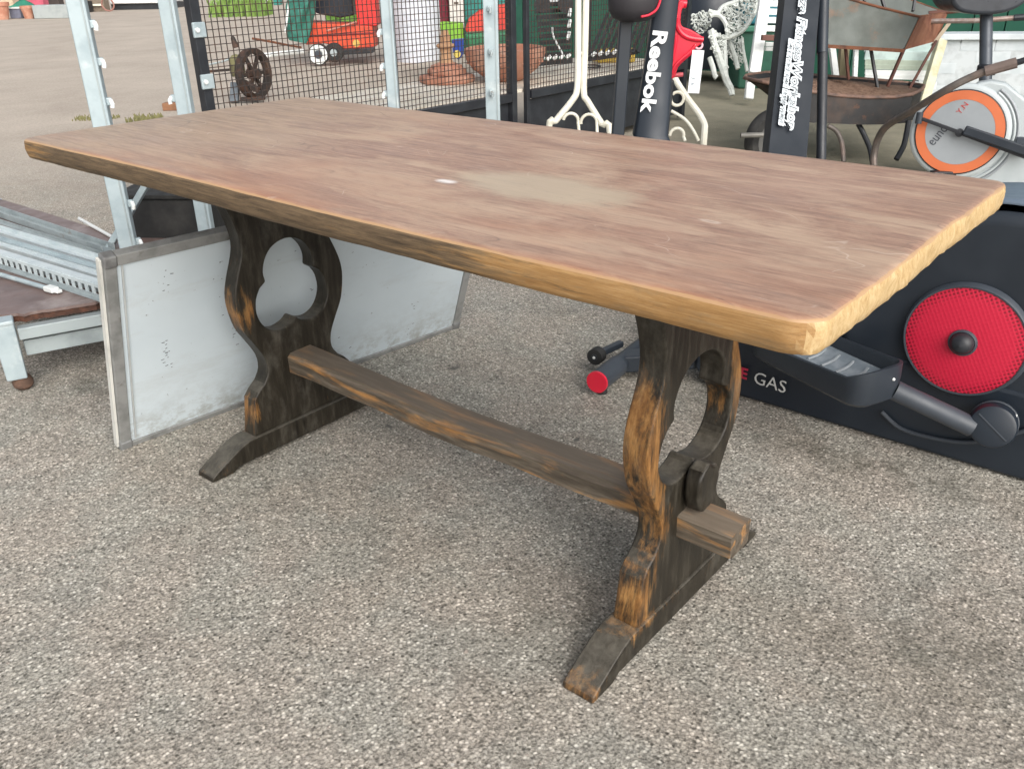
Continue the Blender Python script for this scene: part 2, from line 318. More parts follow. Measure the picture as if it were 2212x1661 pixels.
# ---------------------------------------------------------------- mesh building
class Thing:
    pass
def empty(name, loc, rz, label, cat, group=None):
    o = bpy.data.objects.new(name, None); C.objects.link(o)
    o.location = loc; o.rotation_euler = (0, 0, rz); o.empty_display_size = .1
    o['label'] = label; o['category'] = cat
    if group: o['group'] = group
    o['_m'] = 0; del o['_m']
    MW[o.name] = Matrix.Translation(Vector(loc)) @ Matrix.Rotation(rz, 4, 'Z')
    return o
MW = {}
def tag(o, label, cat, group=None):
    o['label'] = label; o['category'] = cat
    if group: o['group'] = group
    return o
def frame(loc, x=RH, z=Vector((0, 0, 1))):
    x = Vector(x).normalized(); z = Vector(z); y = z.cross(x).normalized(); z = x.cross(y).normalized()
    m = Matrix((x, y, z)).transposed().to_4x4(); return Matrix.Translation(Vector(loc)) @ m
class MB:
    """collects shapes in WORLD coordinates (through an optional frame m) and links them as one mesh"""
    def __init__(s, m=None): s.v = []; s.f = []; s.m = m or Matrix.Identity(4); s.mi = []; s.cur = 0
    def add(s, vs, fs, m=None):
        b = len(s.v); mm = s.m @ m if m is not None else s.m
        s.v += [mm @ Vector(q) for q in vs]; s.f += [tuple(b + i for i in f) for f in fs]; s.mi += [s.cur] * len(fs)
        return s
    def box(s, c, d, m=None, taper=1.0):
        x, y, z = d[0] / 2, d[1] / 2, d[2] / 2; tx = taper
        vs = [(c[0] + i * x * (tx if k > 0 else 1), c[1] + j * y * (tx if k > 0 else 1), c[2] + k * z) for k in (-1, 1) for j in (-1, 1) for i in (-1, 1)]
        return s.add(vs, [(0, 2, 3, 1), (4, 5, 7, 6), (0, 1, 5, 4), (2, 6, 7, 3), (0, 4, 6, 2), (1, 3, 7, 5)], m)
    def plate(s, outer, hole, t0, t1, m):
        """symmetric board with one hole: two halves that meet on the centre line"""
        n = len(outer); h = len(hole); vs = [(q[0], q[1], t0) for q in outer] + [(q[0], q[1], t0) for q in hole]
        kk = n // 2; k = len(vs)
        cb = (0, min(q[1] for q in outer)); ct = (0, max(q[1] for q in outer))
        vs += [(0, cb[1], t0), (0, ct[1], t0)]; B_, T_ = k, k + 1; N = k + 2
        vs += [(a, b, t1) for a, b, c in vs[:N]]
        top_i = max(range(h), key=lambda i: hole[i][1]); bot_i = min(range(h), key=lambda i: (abs(hole[i][0]) > 1e-6, hole[i][1]))
        right = [n + i for i in range(bot_i, top_i + 1)] if bot_i < top_i else None
        left = [n + i for i in list(range(top_i, h)) + [bot_i]]
        # outer runs up the left side (indices 0..kk-1 reversed order handled by caller): left side kk.. etc.
        li = [i for i in range(n) if outer[i][0] < 0]; ri = [i for i in range(n) if outer[i][0] > 0]
        li.sort(key=lambda i: i); 
        lf = li if outer[li[0]][1] < outer[li[-1]][1] else li[::-1]        # bottom -> top on the left
        rf = ri if outer[ri[0]][1] < outer[ri[-1]][1] else ri[::-1]
        polyR = [B_] + rf + [T_] + right[::-1]                              # counter-clockwise seen from +z
        polyL = [T_] + lf[::-1] + [B_] + [n + bot_i] + left[::-1][1:]
        fs = []
        for p_ in (polyR, polyL):
            fs.append(tuple(i + N for i in p_)); fs.append(tuple(p_[::-1]))
        ring = [B_] + rf + [T_] + lf[::-1]
        for i in range(len(ring)): a, b = ring[i], ring[(i + 1) % len(ring)]; fs.append((a, b, b + N, a + N))
        hr_ = right + left[1:-1] 
        for i in range(len(hr_)): a, b = hr_[i], hr_[(i + 1) % len(hr_)]; fs.append((b, a, a + N, b + N))
        return s.add(vs, fs, m)
    def bar(s, a, b, wd, ht, up=(0, 0, 1)):
        """rectangular bar from a to b (frame coordinates)"""
        a = Vector(a); b = Vector(b); d = (b - a); L = d.length; d.normalize(); u = Vector(up)
        if abs(d.dot(u)) > .98: u = Vector((1, 0, 0)) if abs(d.x) < .9 else Vector((0, 1, 0))
        x = d.cross(u).normalized(); z = x.cross(d).normalized()
        m = Matrix((x, d, z)).transposed().to_4x4(); m.translation = (a + b) / 2
        return s.box((0, 0, 0), (wd, L, ht), m)
    def tube(s, pts, r, n=8, closed=False, caps=True):
        pts = [Vector(q) for q in pts]; N = len(pts); rings = []; prev = None
        for i, p in enumerate(pts):
            if closed: d = pts[(i + 1) % N] - pts[i - 1]
            else: d = pts[min(i + 1, N - 1)] - pts[max(i - 1, 0)]
            d.normalize()
            if prev is None:
                u = Vector((0, 0, 1)) if abs(d.z) < .9 else Vector((1, 0, 0)); x = d.cross(u).normalized()
            else:
                x = (prev - d * prev.dot(d)).normalized()
            prev = x; y = d.cross(x); rr = r[i] if isinstance(r, (list, tuple)) else r
            rings.append([p + (x * math.cos(2 * PI * k / n) + y * math.sin(2 * PI * k / n)) * rr for k in range(n)])
        vs = [q for g in rings for q in g]; fs = []
        for i in range(N if closed else N - 1):
            j = (i + 1) % N
            for k in range(n): fs.append((i * n + k, i * n + (k + 1) % n, j * n + (k + 1) % n, j * n + k))
        if caps and not closed: fs += [tuple(range(n))[::-1], tuple((N - 1) * n + k for k in range(n))]
        return s.add(vs, fs)
    def lathe(s, prof, m=None, n=24, cap=True):
        """profile [(r, z)] round local z"""
        vs = [(r * math.cos(2 * PI * k / n), r * math.sin(2 * PI * k / n), z) for r, z in prof for k in range(n)]
        fs = [(i * n + k, i * n + (k + 1) % n, (i + 1) * n + (k + 1) % n, (i + 1) * n + k) for i in range(len(prof) - 1) for k in range(n)]
        if cap:
            if prof[0][0] > 1e-4: fs.append(tuple(range(n))[::-1])
            if prof[-1][0] > 1e-4: fs.append(tuple((len(prof) - 1) * n + k for k in range(n)))
        return s.add(vs, fs, m)
    def prism(s, poly, t0, t1, m=None, holes=()):
        """polygon in local xy, extruded from z=t0 to z=t1"""
        loops = [list(poly)] + [list(h) for h in holes]
        flat = [q for l in loops for q in l]; n = len(flat)
        tris = geometry.tessellate_polygon([[Vector((q[0], q[1], 0)) for q in l] for l in loops])
        vs = [(q[0], q[1], t0) for q in flat] + [(q[0], q[1], t1) for q in flat]
        fs = []
        if not holes:
            ar0 = sum(flat[i][0] * flat[(i + 1) % n][1] - flat[(i + 1) % n][0] * flat[i][1] for i in range(n))
            up_ = tuple(range(n)) if ar0 > 0 else tuple(range(n))[::-1]
            fs.append(tuple(i + n for i in up_)); fs.append(up_[::-1]); tris = []
        for a, b, c in tris:
            va, vb, vc = (Vector(flat[i]) for i in (a, b, c))
            cr = (vb.x - va.x) * (vc.y - va.y) - (vb.y - va.y) * (vc.x - va.x)
            if abs(cr) < 1e-12: continue
            if cr < 0: a, b, c = a, c, b
            fs.append((a + n, b + n, c + n)); fs.append((c, b, a))
        o = 0
        for li, l in enumerate(loops):
            k = len(l); ar = sum(l[i][0] * l[(i + 1) % k][1] - l[(i + 1) % k][0] * l[i][1] for i in range(k))
            flip = (ar < 0) != (li > 0)
            for i in range(k):
                a, b = o + i, o + (i + 1) % k
                fs.append((b, a, a + n, b + n) if flip else (a, b, b + n, a + n))
            o += k
        return s.add(vs, fs, m)
    def torus(s, c, R_, r, ax=(0, 1, 0), n=16, k=6, a0=0, a1=2 * PI):
        ax = Vector(ax).normalized(); u = Vector((0, 0, 1)) if abs(ax.z) < .9 else Vector((1, 0, 0)); x = ax.cross(u).normalized(); y = ax.cross(x)
        c = Vector(c); full = abs(a1 - a0) > 6.28
        N = n if full else n + 1
        return s.tube([c + (x * math.cos(a0 + (a1 - a0) * i / n) + y * math.sin(a0 + (a1 - a0) * i / n)) * R_ for i in range(N)], r, k, closed=full)
    def build(s, name, m, parent=None, bev=0, seg=2, smooth=True, label=None, kind=None, mats=None, ang=35):
        root = parent
        while root is not None and root.parent is not None: root = root.parent
        inv = MW[root.name].inverted() if root is not None and root.name in MW else Matrix.Identity(4)
        me = bpy.data.meshes.new(name); me.from_pydata([inv @ q for q in s.v], [], s.f); me.update()
        for x in (mats or [m]): me.materials.append(x)
        if mats: me.polygons.foreach_set('material_index', s.mi)
        if smooth:
            me.polygons.foreach_set('use_smooth', [True] * len(me.polygons)); me.set_sharp_from_angle(angle=R(ang))
        o = bpy.data.objects.new(name, me); C.objects.link(o)
        if parent is not None: o.parent = parent
        if bev:
            b = o.modifiers.new('bevel', 'BEVEL'); b.width = bev; b.segments = seg; b.limit_method = 'ANGLE'; b.angle_limit = R(40); b.harden_normals = True
        if label: o['label'] = label
        if kind: o['kind'] = kind
        return o
def smooth_line(pts, n=5, closed=False):
    out = []; N = len(pts); P = [Vector(q) for q in pts]
    rng = range(N if closed else N - 1)
    for i in rng:
        if closed: p0, p1, p2, p3 = P[i - 1], P[i], P[(i + 1) % N], P[(i + 2) % N]
        else: p0, p1, p2, p3 = P[max(i - 1, 0)], P[i], P[i + 1], P[min(i + 2, N - 1)]
        for k in range(n):
            t = k / n
            out.append(0.5 * ((2 * p1) + (-p0 + p2) * t + (2 * p0 - 5 * p1 + 4 * p2 - p3) * t * t + (-p0 + 3 * p1 - 3 * p2 + p3) * t ** 3))
    if not closed: out.append(P[-1])
    return out
def text(s, size, m, mt, name, parent, ext=.001, off=0.0, sx=1.0, align='LEFT', space=1.0, label=None):
    """flat lettering lying in the xy plane of world frame m"""
    cu = bpy.data.curves.new('lettering', 'FONT'); cu.body = s; cu.size = size; cu.extrude = ext; cu.offset = off; cu.align_x = align; cu.space_character = space; cu.resolution_u = 3
    ob = bpy.data.objects.new('lettering', cu); C.objects.link(ob)
    bpy.context.view_layer.update()
    me = bpy.data.meshes.new_from_object(ob.evaluated_get(bpy.context.evaluated_depsgraph_get()))
    bpy.data.objects.remove(ob); bpy.data.curves.remove(cu)
    root = parent
    while root is not None and root.parent is not None: root = root.parent
    inv = MW[root.name].inverted() if root is not None else Matrix.Identity(4)
    me.transform(inv @ m @ Matrix.Diagonal((sx, 1, 1, 1)))
    me.materials.clear(); me.materials.append(mt); me.name = name
    o = bpy.data.objects.new(name, me); C.objects.link(o); o.parent = parent
    if label: o['label'] = label
    return o

# ---------------------------------------------------------------- shared materials
M_galv = mat('galvanised_steel', (0.40, 0.475, 0.50), .55, .2, (0.32, 0.39, 0.42), 14, bs=.1, dirt=(0.55, .60, .60), dsc=9, dlo=.55)
M_galv_dull = mat('weathered_galvanised', (0.36, 0.41, 0.42), .6, .25, (0.26, 0.30, 0.31), 10, dirt=(0.22, 0.16, 0.11), dsc=8)
M_rust = mat('rust', (0.17, 0.065, 0.032), .85, .1, (0.09, 0.04, 0.025), 18, bs=.4, dirt=(0.26, 0.13, .08))
M_black = mat('black_paint', (0.016, 0.018, 0.023), .45, 0, (0.026, 0.03, 0.036), 10)
M_plastic = mat('charcoal_plastic', (0.018, 0.024, 0.033), .42, 0, (0.024, 0.031, 0.041), 6, bs=.12, bsc=400, bd=.0006)
M_navy = mat('navy_black_plastic', (0.010, 0.015, 0.024), .40, 0, (0.015, 0.022, 0.032), 4, bs=.1, bsc=300, bd=.0005)
M_greyplas = mat('slate_plastic', (0.050, 0.060, 0.075), .45, 0, (0.038, 0.046, 0.058), 6, bs=.1, bsc=300, bd=.0005)
M_cream = mat('cream_enamel', (0.72, 0.70, 0.60), .4, 0, (0.60, 0.57, 0.47), 9, bs=.1, dirt=(0.40, 0.32, 0.2), dsc=14, dlo=.64)
M_red = mat('red_plastic', (0.66, 0.016, 0.045), .35, 0, (0.52, 0.012, 0.03), 5, bs=.05)
M_white = mat('white_paint', (0.74, 0.76, 0.75), .5, 0, (0.62, 0.65, 0.64), 8, dirt=(0.45, 0.43, 0.38), dsc=10)
M_terra = mat('terracotta', (0.42, 0.19, 0.125), .85, 0, (0.50, 0.28, 0.20), 9, bs=.3, dirt=(0.6, 0.45, 0.36))
M_sand = mat('sandstone', (0.50, 0.30, 0.17), .85, 0, (0.42, 0.24, 0.14), 9, bs=.3)
M_green = mat('green_paint', (0.022, 0.115, 0.075), .6, 0, (0.016, 0.085, 0.060), 3)
M_teal = mat('teal_plastic', (0.02, 0.20, 0.17), .5, 0, (0.015, 0.13, 0.115), 6)
M_rubber = mat('black_rubber', (0.018, 0.018, 0.018), .8, 0, (0.035, 0.034, 0.032), 12, bs=.2)
M_ply = mat('pale_plywood', (0.66, 0.60, 0.50), .75, 0, (0.76, 0.73, 0.66), 6, bs=.1, scale=(1, 6, 1), dirt=(0.42, 0.32, 0.22), dsc=4)

# ================================================================ STRUCTURE
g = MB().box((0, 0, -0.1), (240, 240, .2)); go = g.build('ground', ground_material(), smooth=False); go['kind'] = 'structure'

# ---------------------------------------------------------------- green boarded wall and low white brick wall at the back
wa = gp(1000, 118); wb = gp(1660, 163)
_d = (wb - wa); _d.z = 0; WDIR = _d.normalized()
gw = empty('green_boarded_wall', wa, math.atan2(WDIR.y, WDIR.x), 'dark green boarded wall at the back behind the white cast garden chair', 'wall')
Mw = MW[gw.name]
LW = 9.0; nb = 36
bm_ = None
for i in range(nb):
    if bm_ is None:
        o = MB(Mw).box((LW / nb / 2, 0.02, 1.2), (LW / nb - .012, .03, 2.4)).build('board', M_green, gw, bev=.004)
        bm_ = o.data
    else:
        o = bpy.data.objects.new('board', bm_); C.objects.link(o); o.parent = gw; o.location = (i * LW / nb, 0.004 * ((i * 7) % 3 - 1), 0)
MB(Mw).box((LW / 2, .06, 1.2), (LW, .04, 2.38)).build('backing', M_navy, gw)
ws = pd(1975, 230, 6.3); ws.z = 0
we = pd(2420, 250, 6.1); we.z = 0
_d = (we - ws).normalized()
bw = empty('low_white_brick_wall', ws, math.atan2(_d.y, _d.x), 'low white painted brick wall at the right behind the exercise bike', 'wall')
Mb = MW[bw.name]; Lb = (we - ws).length
M_brick = mat('white_painted_brick', (0.54, 0.585, 0.61), .7, 0, (0.46, 0.51, 0.535), 9, bs=.35, bsc=60, bd=.003, dirt=(0.42, 0.42, 0.38), dsc=9, dlo=.62)
BL_, BH_ = .225, .075
MB(Mb).box((Lb / 2, .023, .25), (Lb + .01, .10, .50)).build('mortar_core', mat('white_mortar', (0.50, .54, .56), .9), bw)
me_b = None
rows = 7
for r_ in range(rows):
    off = (r_ % 2) * BL_ / 2
    for k in range(-1, int(Lb / BL_) + 1):
        x0 = max(0, k * BL_ + off); x1 = min(Lb, (k + 1) * BL_ + off)
        if x1 - x0 < .06: continue
        if me_b is None or (x1 - x0) < BL_ - .001:
            o = MB(Mb).box(((x0 + x1) / 2, .0, r_ * BH_ + BH_ / 2), (x1 - x0 - .005, .052, BH_ - .005)).build('brick', M_brick, bw, bev=.0025, seg=1)
            if x1 - x0 > BL_ - .001: me_b = o.data; bx0 = (x0, r_)
        else:
            o = bpy.data.objects.new('brick', me_b); C.objects.link(o); o.parent = bw
            o.location = (x0 - bx0[0], random.uniform(-.004, .003), (r_ - bx0[1]) * BH_)
MB(Mb).box((Lb / 2, .04, rows * BH_ + .02), (Lb + .04, .22, .04)).build('coping', M_brick, bw, bev=.006)

# ================================================================ TRESTLE TABLE
TL, TW, TH, TT = 1.6927, 0.7279, 0.76, 0.040
tbl = empty('trestle_table', (TL / 2, TW / 2, 0), 0, 'dark oak refectory table with worn golden edges and cut-out trestle legs, in front of everything', 'table')
def make_top():
    def wob(s, a):          # gentle waney line along an edge
        return a * (math.sin(s * 3.1 + .6) * .55 + math.sin(s * 7.7 + 2) * .3 + math.sin(s * 17 + 1) * .15)
    out = []; rc = .028
    def arc(cx, cy, r, a0, a1, n=7):
        return [(cx + r * math.cos(a0 + (a1 - a0) * i / n), cy + r * math.sin(a0 + (a1 - a0) * i / n)) for i in range(n + 1)]
    N = 90; M = 44
    out += arc(rc, rc, rc, PI, 1.5 * PI)
    for i in range(1, N):
        x = rc + (TL - 2 * rc) * i / N; fade = min(1, i / 8, (N - i) / 8)
        bow = -.010 * math.sin(PI * (x / TL)) ** 2 * (1 if x > .2 else 1)
        out.append((x, (wob(x, .0018) + .006 * math.exp(-((x - .52) / .25) ** 2) + bow * .5) * fade))
    out += arc(TL - rc * 1.3, rc * 1.3, rc * 1.3, -PI / 2, 0)
    for i in range(1, M):
        y = rc + (TW - 2 * rc) * i / M; out.append((TL + wob(y * 3, .0025) * min(1, i / 5, (M - i) / 5), y))
    out += arc(TL - rc, TW - rc, rc, 0, PI / 2)
    for i in range(1, N): x = TL - rc - (TL - 2 * rc) * i / N; out.append((x, TW + wob(x + 3, .0018)))
    out += arc(rc, TW - rc, rc, PI / 2, PI)
    for i in range(1, M): y = TW - rc - (TW - 2 * rc) * i / M; out.append((wob(y * 2 + 5, .002), y))
    n = len(out)
    def inset(d, z, rough=0, sd=0):
        rnd = random.Random(sd); ring = []; cx, cy = TL / 2, TW / 2
        ph = [rnd.random() * 6 for _ in range(6)]
        for i, (x, y) in enumerate(out):
            p0 = Vector(out[i - 1]); p1 = Vector(out[(i + 1) % n]); tdir = (p1 - p0).normalized(); nrm = Vector((-tdir.y, tdir.x))
            s = i * .02; w_ = rough * (math.sin(s * 29 + ph[0]) * .4 + math.sin(s * 61 + ph[1]) * .35 + (rnd.random() - .5) * .6)
            hew = 1.0
            if x > TL - .02: hew = 1.15
            elif y < .02: hew = .5
            ring.append((x + nrm.x * (d + w_ * hew), y + nrm.y * (d + w_ * hew), z + (w_ * .35 if z < TH - .004 else 0)))
        return ring
    rings = [inset(.020, TH, 0), inset(.011, TH, .0003, 1), inset(.0035, TH - .0012, .0010, 2), inset(.0008, TH - .004, .002, 3), inset(-.0004, TH - .010, .0024, 4),
             inset(-.0012, TH - .020, .0028, 5), inset(.000, TH - .031, .0028, 6), inset(.003, TH - .0375, .002, 7), inset(.007, TH - TT, .001, 8)]
    rim = [0, .15, .65, 1, 1, 1, 1, 1, 1]
    b = MB(); vs = [q for r_ in rings for q in r_]; fs = []; mi = []
    for k in range(len(rings) - 1):
        for i in range(n):
            j = (i + 1) % n; fs.append((k * n + i, (k + 1) * n + i, (k + 1) * n + j, k * n + j)[::1]); mi.append(0 if k < 3 else 1)
    inner = tuple(range(n)); fs.append(inner); mi.append(0)
    fs.append(tuple((len(rings) - 1) * n + i for i in range(n))[::-1]); mi.append(1)
    b.add(vs, fs); b.mi = mi
    o = b.build('tabletop', None, tbl, mats=[top_material(), edge_material()], ang=60)
    for pl_ in o.data.polygons:
        if len(pl_.vertices) > 20: pl_.use_smooth = False
    at = o.data.attributes.new('rim', 'FLOAT', 'POINT')
    at.data.foreach_set('value', [rim[k] for k in range(len(rings)) for _ in range(n)])
    # texture coordinates stay in table coordinates: move the local origin to the near left corner
    return o
# the empty sits at table centre, textures are laid out from the near-left corner, so use an origin there
tbl.location = (0, 0, 0); MW[tbl.name] = Matrix.Identity(4)
make_top()
M_leg = leg_material('worn_black_oak', .0, [(.25, .365, .055, .09, .26), (.235, .12, .05, .07, .27), (.525, .29, .06, .10, .19), (.50, .14, .09, .06, .15), (.30, .45, .06, .12, .11)]); M_leg2 = leg_material('worn_black_oak_rubbed', .01, [(.248, .36, .075, .15, .28), (.262, .47, .06, .12, .20), (.290, .25, .055, .15, .26), (.240, .11, .07, .08, .28), (.525, .44, .06, .15, .31), (.105, .02, .05, .05, .22), (.30, .06, .10, .02, .16), (.55, .05, .14, .03, .16)]); M_legdark = leg_material('dark_oak', -.12)
CY = .394
half = [(.205, .72), (.190, .69), (.160, .645), (.137, .604), (.122, .559), (.117, .522), (.124, .490), (.142, .446), (.152, .412), (.153, .376), (.142, .325), (.120, .285), (.099, .244), (.097, .209), (.112, .184)]
hp = [Vector((a, b)) for a, b in half]
curve = smooth_line(hp, 3)
lower = [(.132, .168), (.146, .152), (.152, .110), (.160, .0605)]
side = [(q.x, q.y) for q in curve] + lower
outer = [(-a, b) for a, b in side] + [(a, b) for a, b in side[::-1]]
hh = [(.0, .319), (.016, .307), (.045, .300), (.072, .308), (.092, .328), (.102, .357), (.098, .390), (.085, .412)]
h1 = [(q.x, q.y) for q in smooth_line([Vector(q) for q in hh], 3)]
ht = [(.067, .424), (.070, .447), (.061, .474), (.043, .495), (.020, .506), (0, .509)]
h2 = [(q.x, q.y) for q in smooth_line([Vector(q) for q in ht], 3)]
hr = h1 + h2
hole = hr + [(-a, b) for a, b in hr[::-1][1:-1]]
def trestle(x0, mt, hs_=1.0, th=.0445):
    # local frame: x -> world y, y -> world z, z -> world x
    m = Matrix(((0, 0, 1, x0), (1, 0, 0, CY), (0, 1, 0, 0), (0, 0, 0, 1)))
    MB().plate(outer, [(a * hs_, b) for a, b in hole], 0, th, m).build('trestle_board', mt, tbl, bev=.010, seg=4, ang=50)
    fp = [(-.292, 0), (-.289, .012), (-.272, .022), (-.235, .041), (-.205, .055), (-.178, .062), (.178, .062), (.205, .055), (.235, .041), (.272, .022), (.289, .012), (.292, 0), (.235, 0), (.215, .010), (-.215, .010), (-.235, 0)]
    MB().prism(fp, -.009, .0535, m).build('foot', mt, tbl, bev=.004, seg=2, ang=50)
    MB().box((x0 + .022, CY - .012, .7015), (.085, .56, .036)).build('bearer', M_legdark, tbl, bev=.004)
XL, XR = .2705, 1.3358
trestle(XL, M_leg); trestle(XR - .003, M_leg2, 1.16, .0485)
def stretcher():
    b = MB(); n = 46; rings = []
    for i in range(n + 1):
        x = XL + .0445 + (XR + .145 - XL - .0445) * i / n; s = (x - XL) / (XR - XL)
        wv = .0035 * math.sin(s * 9 + .5) + .002 * math.sin(s * 21)
        yn = CY - .042 + wv; yf = CY + .034 + .005 * math.sin(s * 7 + 2)
        zt = .232 + .004 * math.sin(s * 6 + 1); zb = .181 + .003 * math.sin(s * 8)
        if x > XR - .004: yn, yf, zt, zb = CY - .046, CY + .022, .230, .182
        ch = .010 if x < XR else .004
        rings.append([(x, yn, zb + .004), (x, yn - .001, zt - ch), (x, yn + ch * .8, zt - .001), (x, yf - ch * .8, zt), (x, yf, zt - ch), (x, yf - .002, zb + .004), (x, yf - .008, zb), (x, yn + .008, zb)])
    vs = [q for r_ in rings for q in r_]; k = 8
    fs = [(i * k + a, (i + 1) * k + a, (i + 1) * k + (a + 1) % k, i * k + (a + 1) % k) for i in range(n) for a in range(k)]
    fs += [tuple(range(k)), tuple(n * k + a for a in range(k))[::-1]]
    b.add(vs, fs); return b
m_str, t_, p_ = base('stretcher_oak')
_g = noise(t_, coords(t_, (2.0, 20, 20)), 4, 9, .7, .3)
_dark = ramp(t_, _g, [(0.3, (0.035, 0.028, 0.020)), (0.5, (0.095, 0.076, 0.055)), (0.7, (0.19, 0.160, 0.125))])
_oak = ramp(t_, _g, [(0.3, (0.20, 0.082, 0.022)), (0.55, (0.44, 0.22, 0.07)), (0.75, (0.55, 0.33, 0.12))])
_w = noise(t_, coords(t_, (2.2, 14, 14), loc=(3, 0, 0)), 2.2, 7, .65, .5)
_c = mix(t_, ramp(t_, _w, [(.50, 0.0), (.64, .9)]), _dark, _oak)
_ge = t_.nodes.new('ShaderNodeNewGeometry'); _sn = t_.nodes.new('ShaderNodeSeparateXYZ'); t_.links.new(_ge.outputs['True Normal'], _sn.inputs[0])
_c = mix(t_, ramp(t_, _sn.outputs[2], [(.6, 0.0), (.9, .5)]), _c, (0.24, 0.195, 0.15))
t_.links.new(_c, p_.inputs['Base Color']); p_.inputs['Roughness'].default_value = .55
t_.links.new(bump(t_, _g, .4, .002), p_.inputs['Normal'])
stretcher().build('stretcher', m_str, tbl, ang=40)
wd = [(-.033, .300), (-.024, .318), (-.004, .327), (.012, .316), (.028, .312), (.036, .288), (.030, .262), (.024, .238), (-.012, .2335), (-.026, .244), (-.034, .27)]
mw = Matrix(((0, 0, 1, XR + .050), (1, 0, 0, CY - .008), (0, 1, 0, 0), (0, 0, 0, 1)))
MB().prism(wd, 0, .030, mw).build('wedge', M_legdark, tbl, bev=.007, seg=3, ang=60)

# ================================================================ LEANING WHITEBOARD
def whiteboard():
    BL0 = Vector((-.006, .052, 0)); BR0 = Vector((.111, 1.149, 0)); e = (BR0 - BL0); L = e.length; e.normalize()
    n = Vector((-e.y, e.x, 0)); ph = R(-19); H = .565
    up = Vector((0, 0, 1)) * math.cos(ph) + n * math.sin(ph)
    o = empty('whiteboard', (BL0 + BR0) / 2, math.atan2(e.y, e.x), 'large white board in scuffed grey metal frame, leaning under the left end of the table', 'whiteboard')
    m = Matrix((e, up, e.cross(up))).transposed().to_4x4(); m.translation = BL0     # local: x along, y up, z towards the camera
    M_panel = mat('white_board_face', (0.53, 0.605, 0.65), .32, 0, (0.46, 0.54, 0.585), 3, .4, .7, bs=.03, dirt=(0.30, 0.30, 0.29), dlo=.60, dhi=.80, dsc=26, scale=(1, 1, .4))
    m0, t, p = base('grimy_white_board_face')
    c = mix(t, ramp(t, noise(t, coords(t), 3, 6), [(.4, 0.0), (.7, 1.0)]), (0.55, 0.62, 0.66), (0.49, 0.56, 0.605))
    smear = ramp(t, noise(t, coords(t, (.6, .6, 2.6), rot=(.5, .3, .2)), 4.5, 9, .78, .6), [(.52, 0.0), (.72, .35)]); c = mix(t, smear, c, (0.36, 0.37, 0.36))
    speck = ramp(t, noise(t, coords(t, loc=(4, 0, 0)), 70, 3, .6), [(.70, 0.0), (.76, .8)]); c = mix(t, speck, c, (0.10, 0.10, 0.10))
    sz = t.nodes.new('ShaderNodeSeparateXYZ'); t.links.new(coords(t), sz.inputs[0])
    low = ramp(t, sz.outputs[2], [(0.0, .75), (0.10, .12), (0.2, 0.0)]); lm = t.nodes.new('ShaderNodeMath'); lm.operation = 'MULTIPLY'; t.links.new(low, lm.inputs[0]); t.links.new(ramp(t, noise(t, coords(t, (1, 1, 1.5)), 22, 9, .8), [(.45, 0.0), (.6, 1.0)]), lm.inputs[1])
    c = mix(t, lm.outputs[0], c, (0.20, 0.185, 0.15))
    t.links.new(c, p.inputs['Base Color']); t.links.new(ramp(t, smear, [(0.0, .30), (.4, .6)]), p.inputs['Roughness'])
    M_panel = m0
    M_fr = mat('scuffed_board_frame', (0.29, 0.295, 0.29), .6, .3, (0.20, 0.205, 0.20), 20, dirt=(0.12, .11, .10), dsc=22, dlo=.56, bs=.25)
    M_bk = mat('board_side', (0.62, 0.62, 0.58), .6)
    w_ = .026
    MB(m).box((L / 2, H / 2, 0), (L - .02, H - .02, .014)).build('panel', M_panel, o)
    MB(m).box((L / 2, H - w_ / 2, 0.001), (L - 2 * w_, w_, .024)).build('frame_bar', M_fr, o, bev=.002)
    MB(m).box((L / 2, w_ * .35, 0.001), (L - 2 * w_, w_ * .7, .024)).build('frame_bar', M_fr, o, bev=.002)
    MB(m).box((w_ / 2, H / 2, 0.001), (w_, H - 2 * w_, .024)).build('frame_bar', M_fr, o, bev=.002)
    MB(m).box((L - w_ / 2, H / 2, 0.001), (w_, H - 2 * w_, .024)).build('frame_bar', M_fr, o, bev=.002)
    for cx in (w_ / 2, L - w_ / 2):
        for cy in (w_ / 2, H - w_ / 2):
            MB(m).box((cx, cy, 0.002), (w_ + .004, w_ + .004, .029)).build('corner_cap', mat('grey_cap', (0.20, 0.205, 0.205), .6, .2, (0.13, .13, .13), 30), o, bev=.005, seg=3)
    MB(m).box((-.004, H / 2, -.004), (.006, H - .02, .016)).build('edge_strip', M_bk, o)
    MB(m).box((w_ + .012, H / 2, .0095), (.004, H - 2 * w_, .003)).build('inner_bead', mat('bead', (0.42, .44, .44), .5), o)
    # scribbled dry marks
    b = MB(m); rnd = random.Random(3)
    for cx, cy, k, sp in ((.125, .27, 16, .018), (.30, .25, 5, .012), (.13, .47, 5, .02), (.35, .21, 4, .02), (.9, .10, 9, .05), (.62, .07, 8, .06), (.27, .40, 4, .03), (.5, .38, 4, .05)):
        for _ in range(k):
            x = cx + rnd.gauss(0, sp * .35); y = cy + rnd.gauss(0, sp * 1.3); a = rnd.uniform(-.4, .4); l = rnd.uniform(.002, .008)
            b.bar((x, y, .0078), (x + l * math.cos(a), y + l * math.sin(a), .0078), .0012, .0006, (0, 0, 1))
    b.build('scuff_marks', mat('marker_ink', (0.07, 0.075, 0.085), .6), o, kind='stuff')
whiteboard()

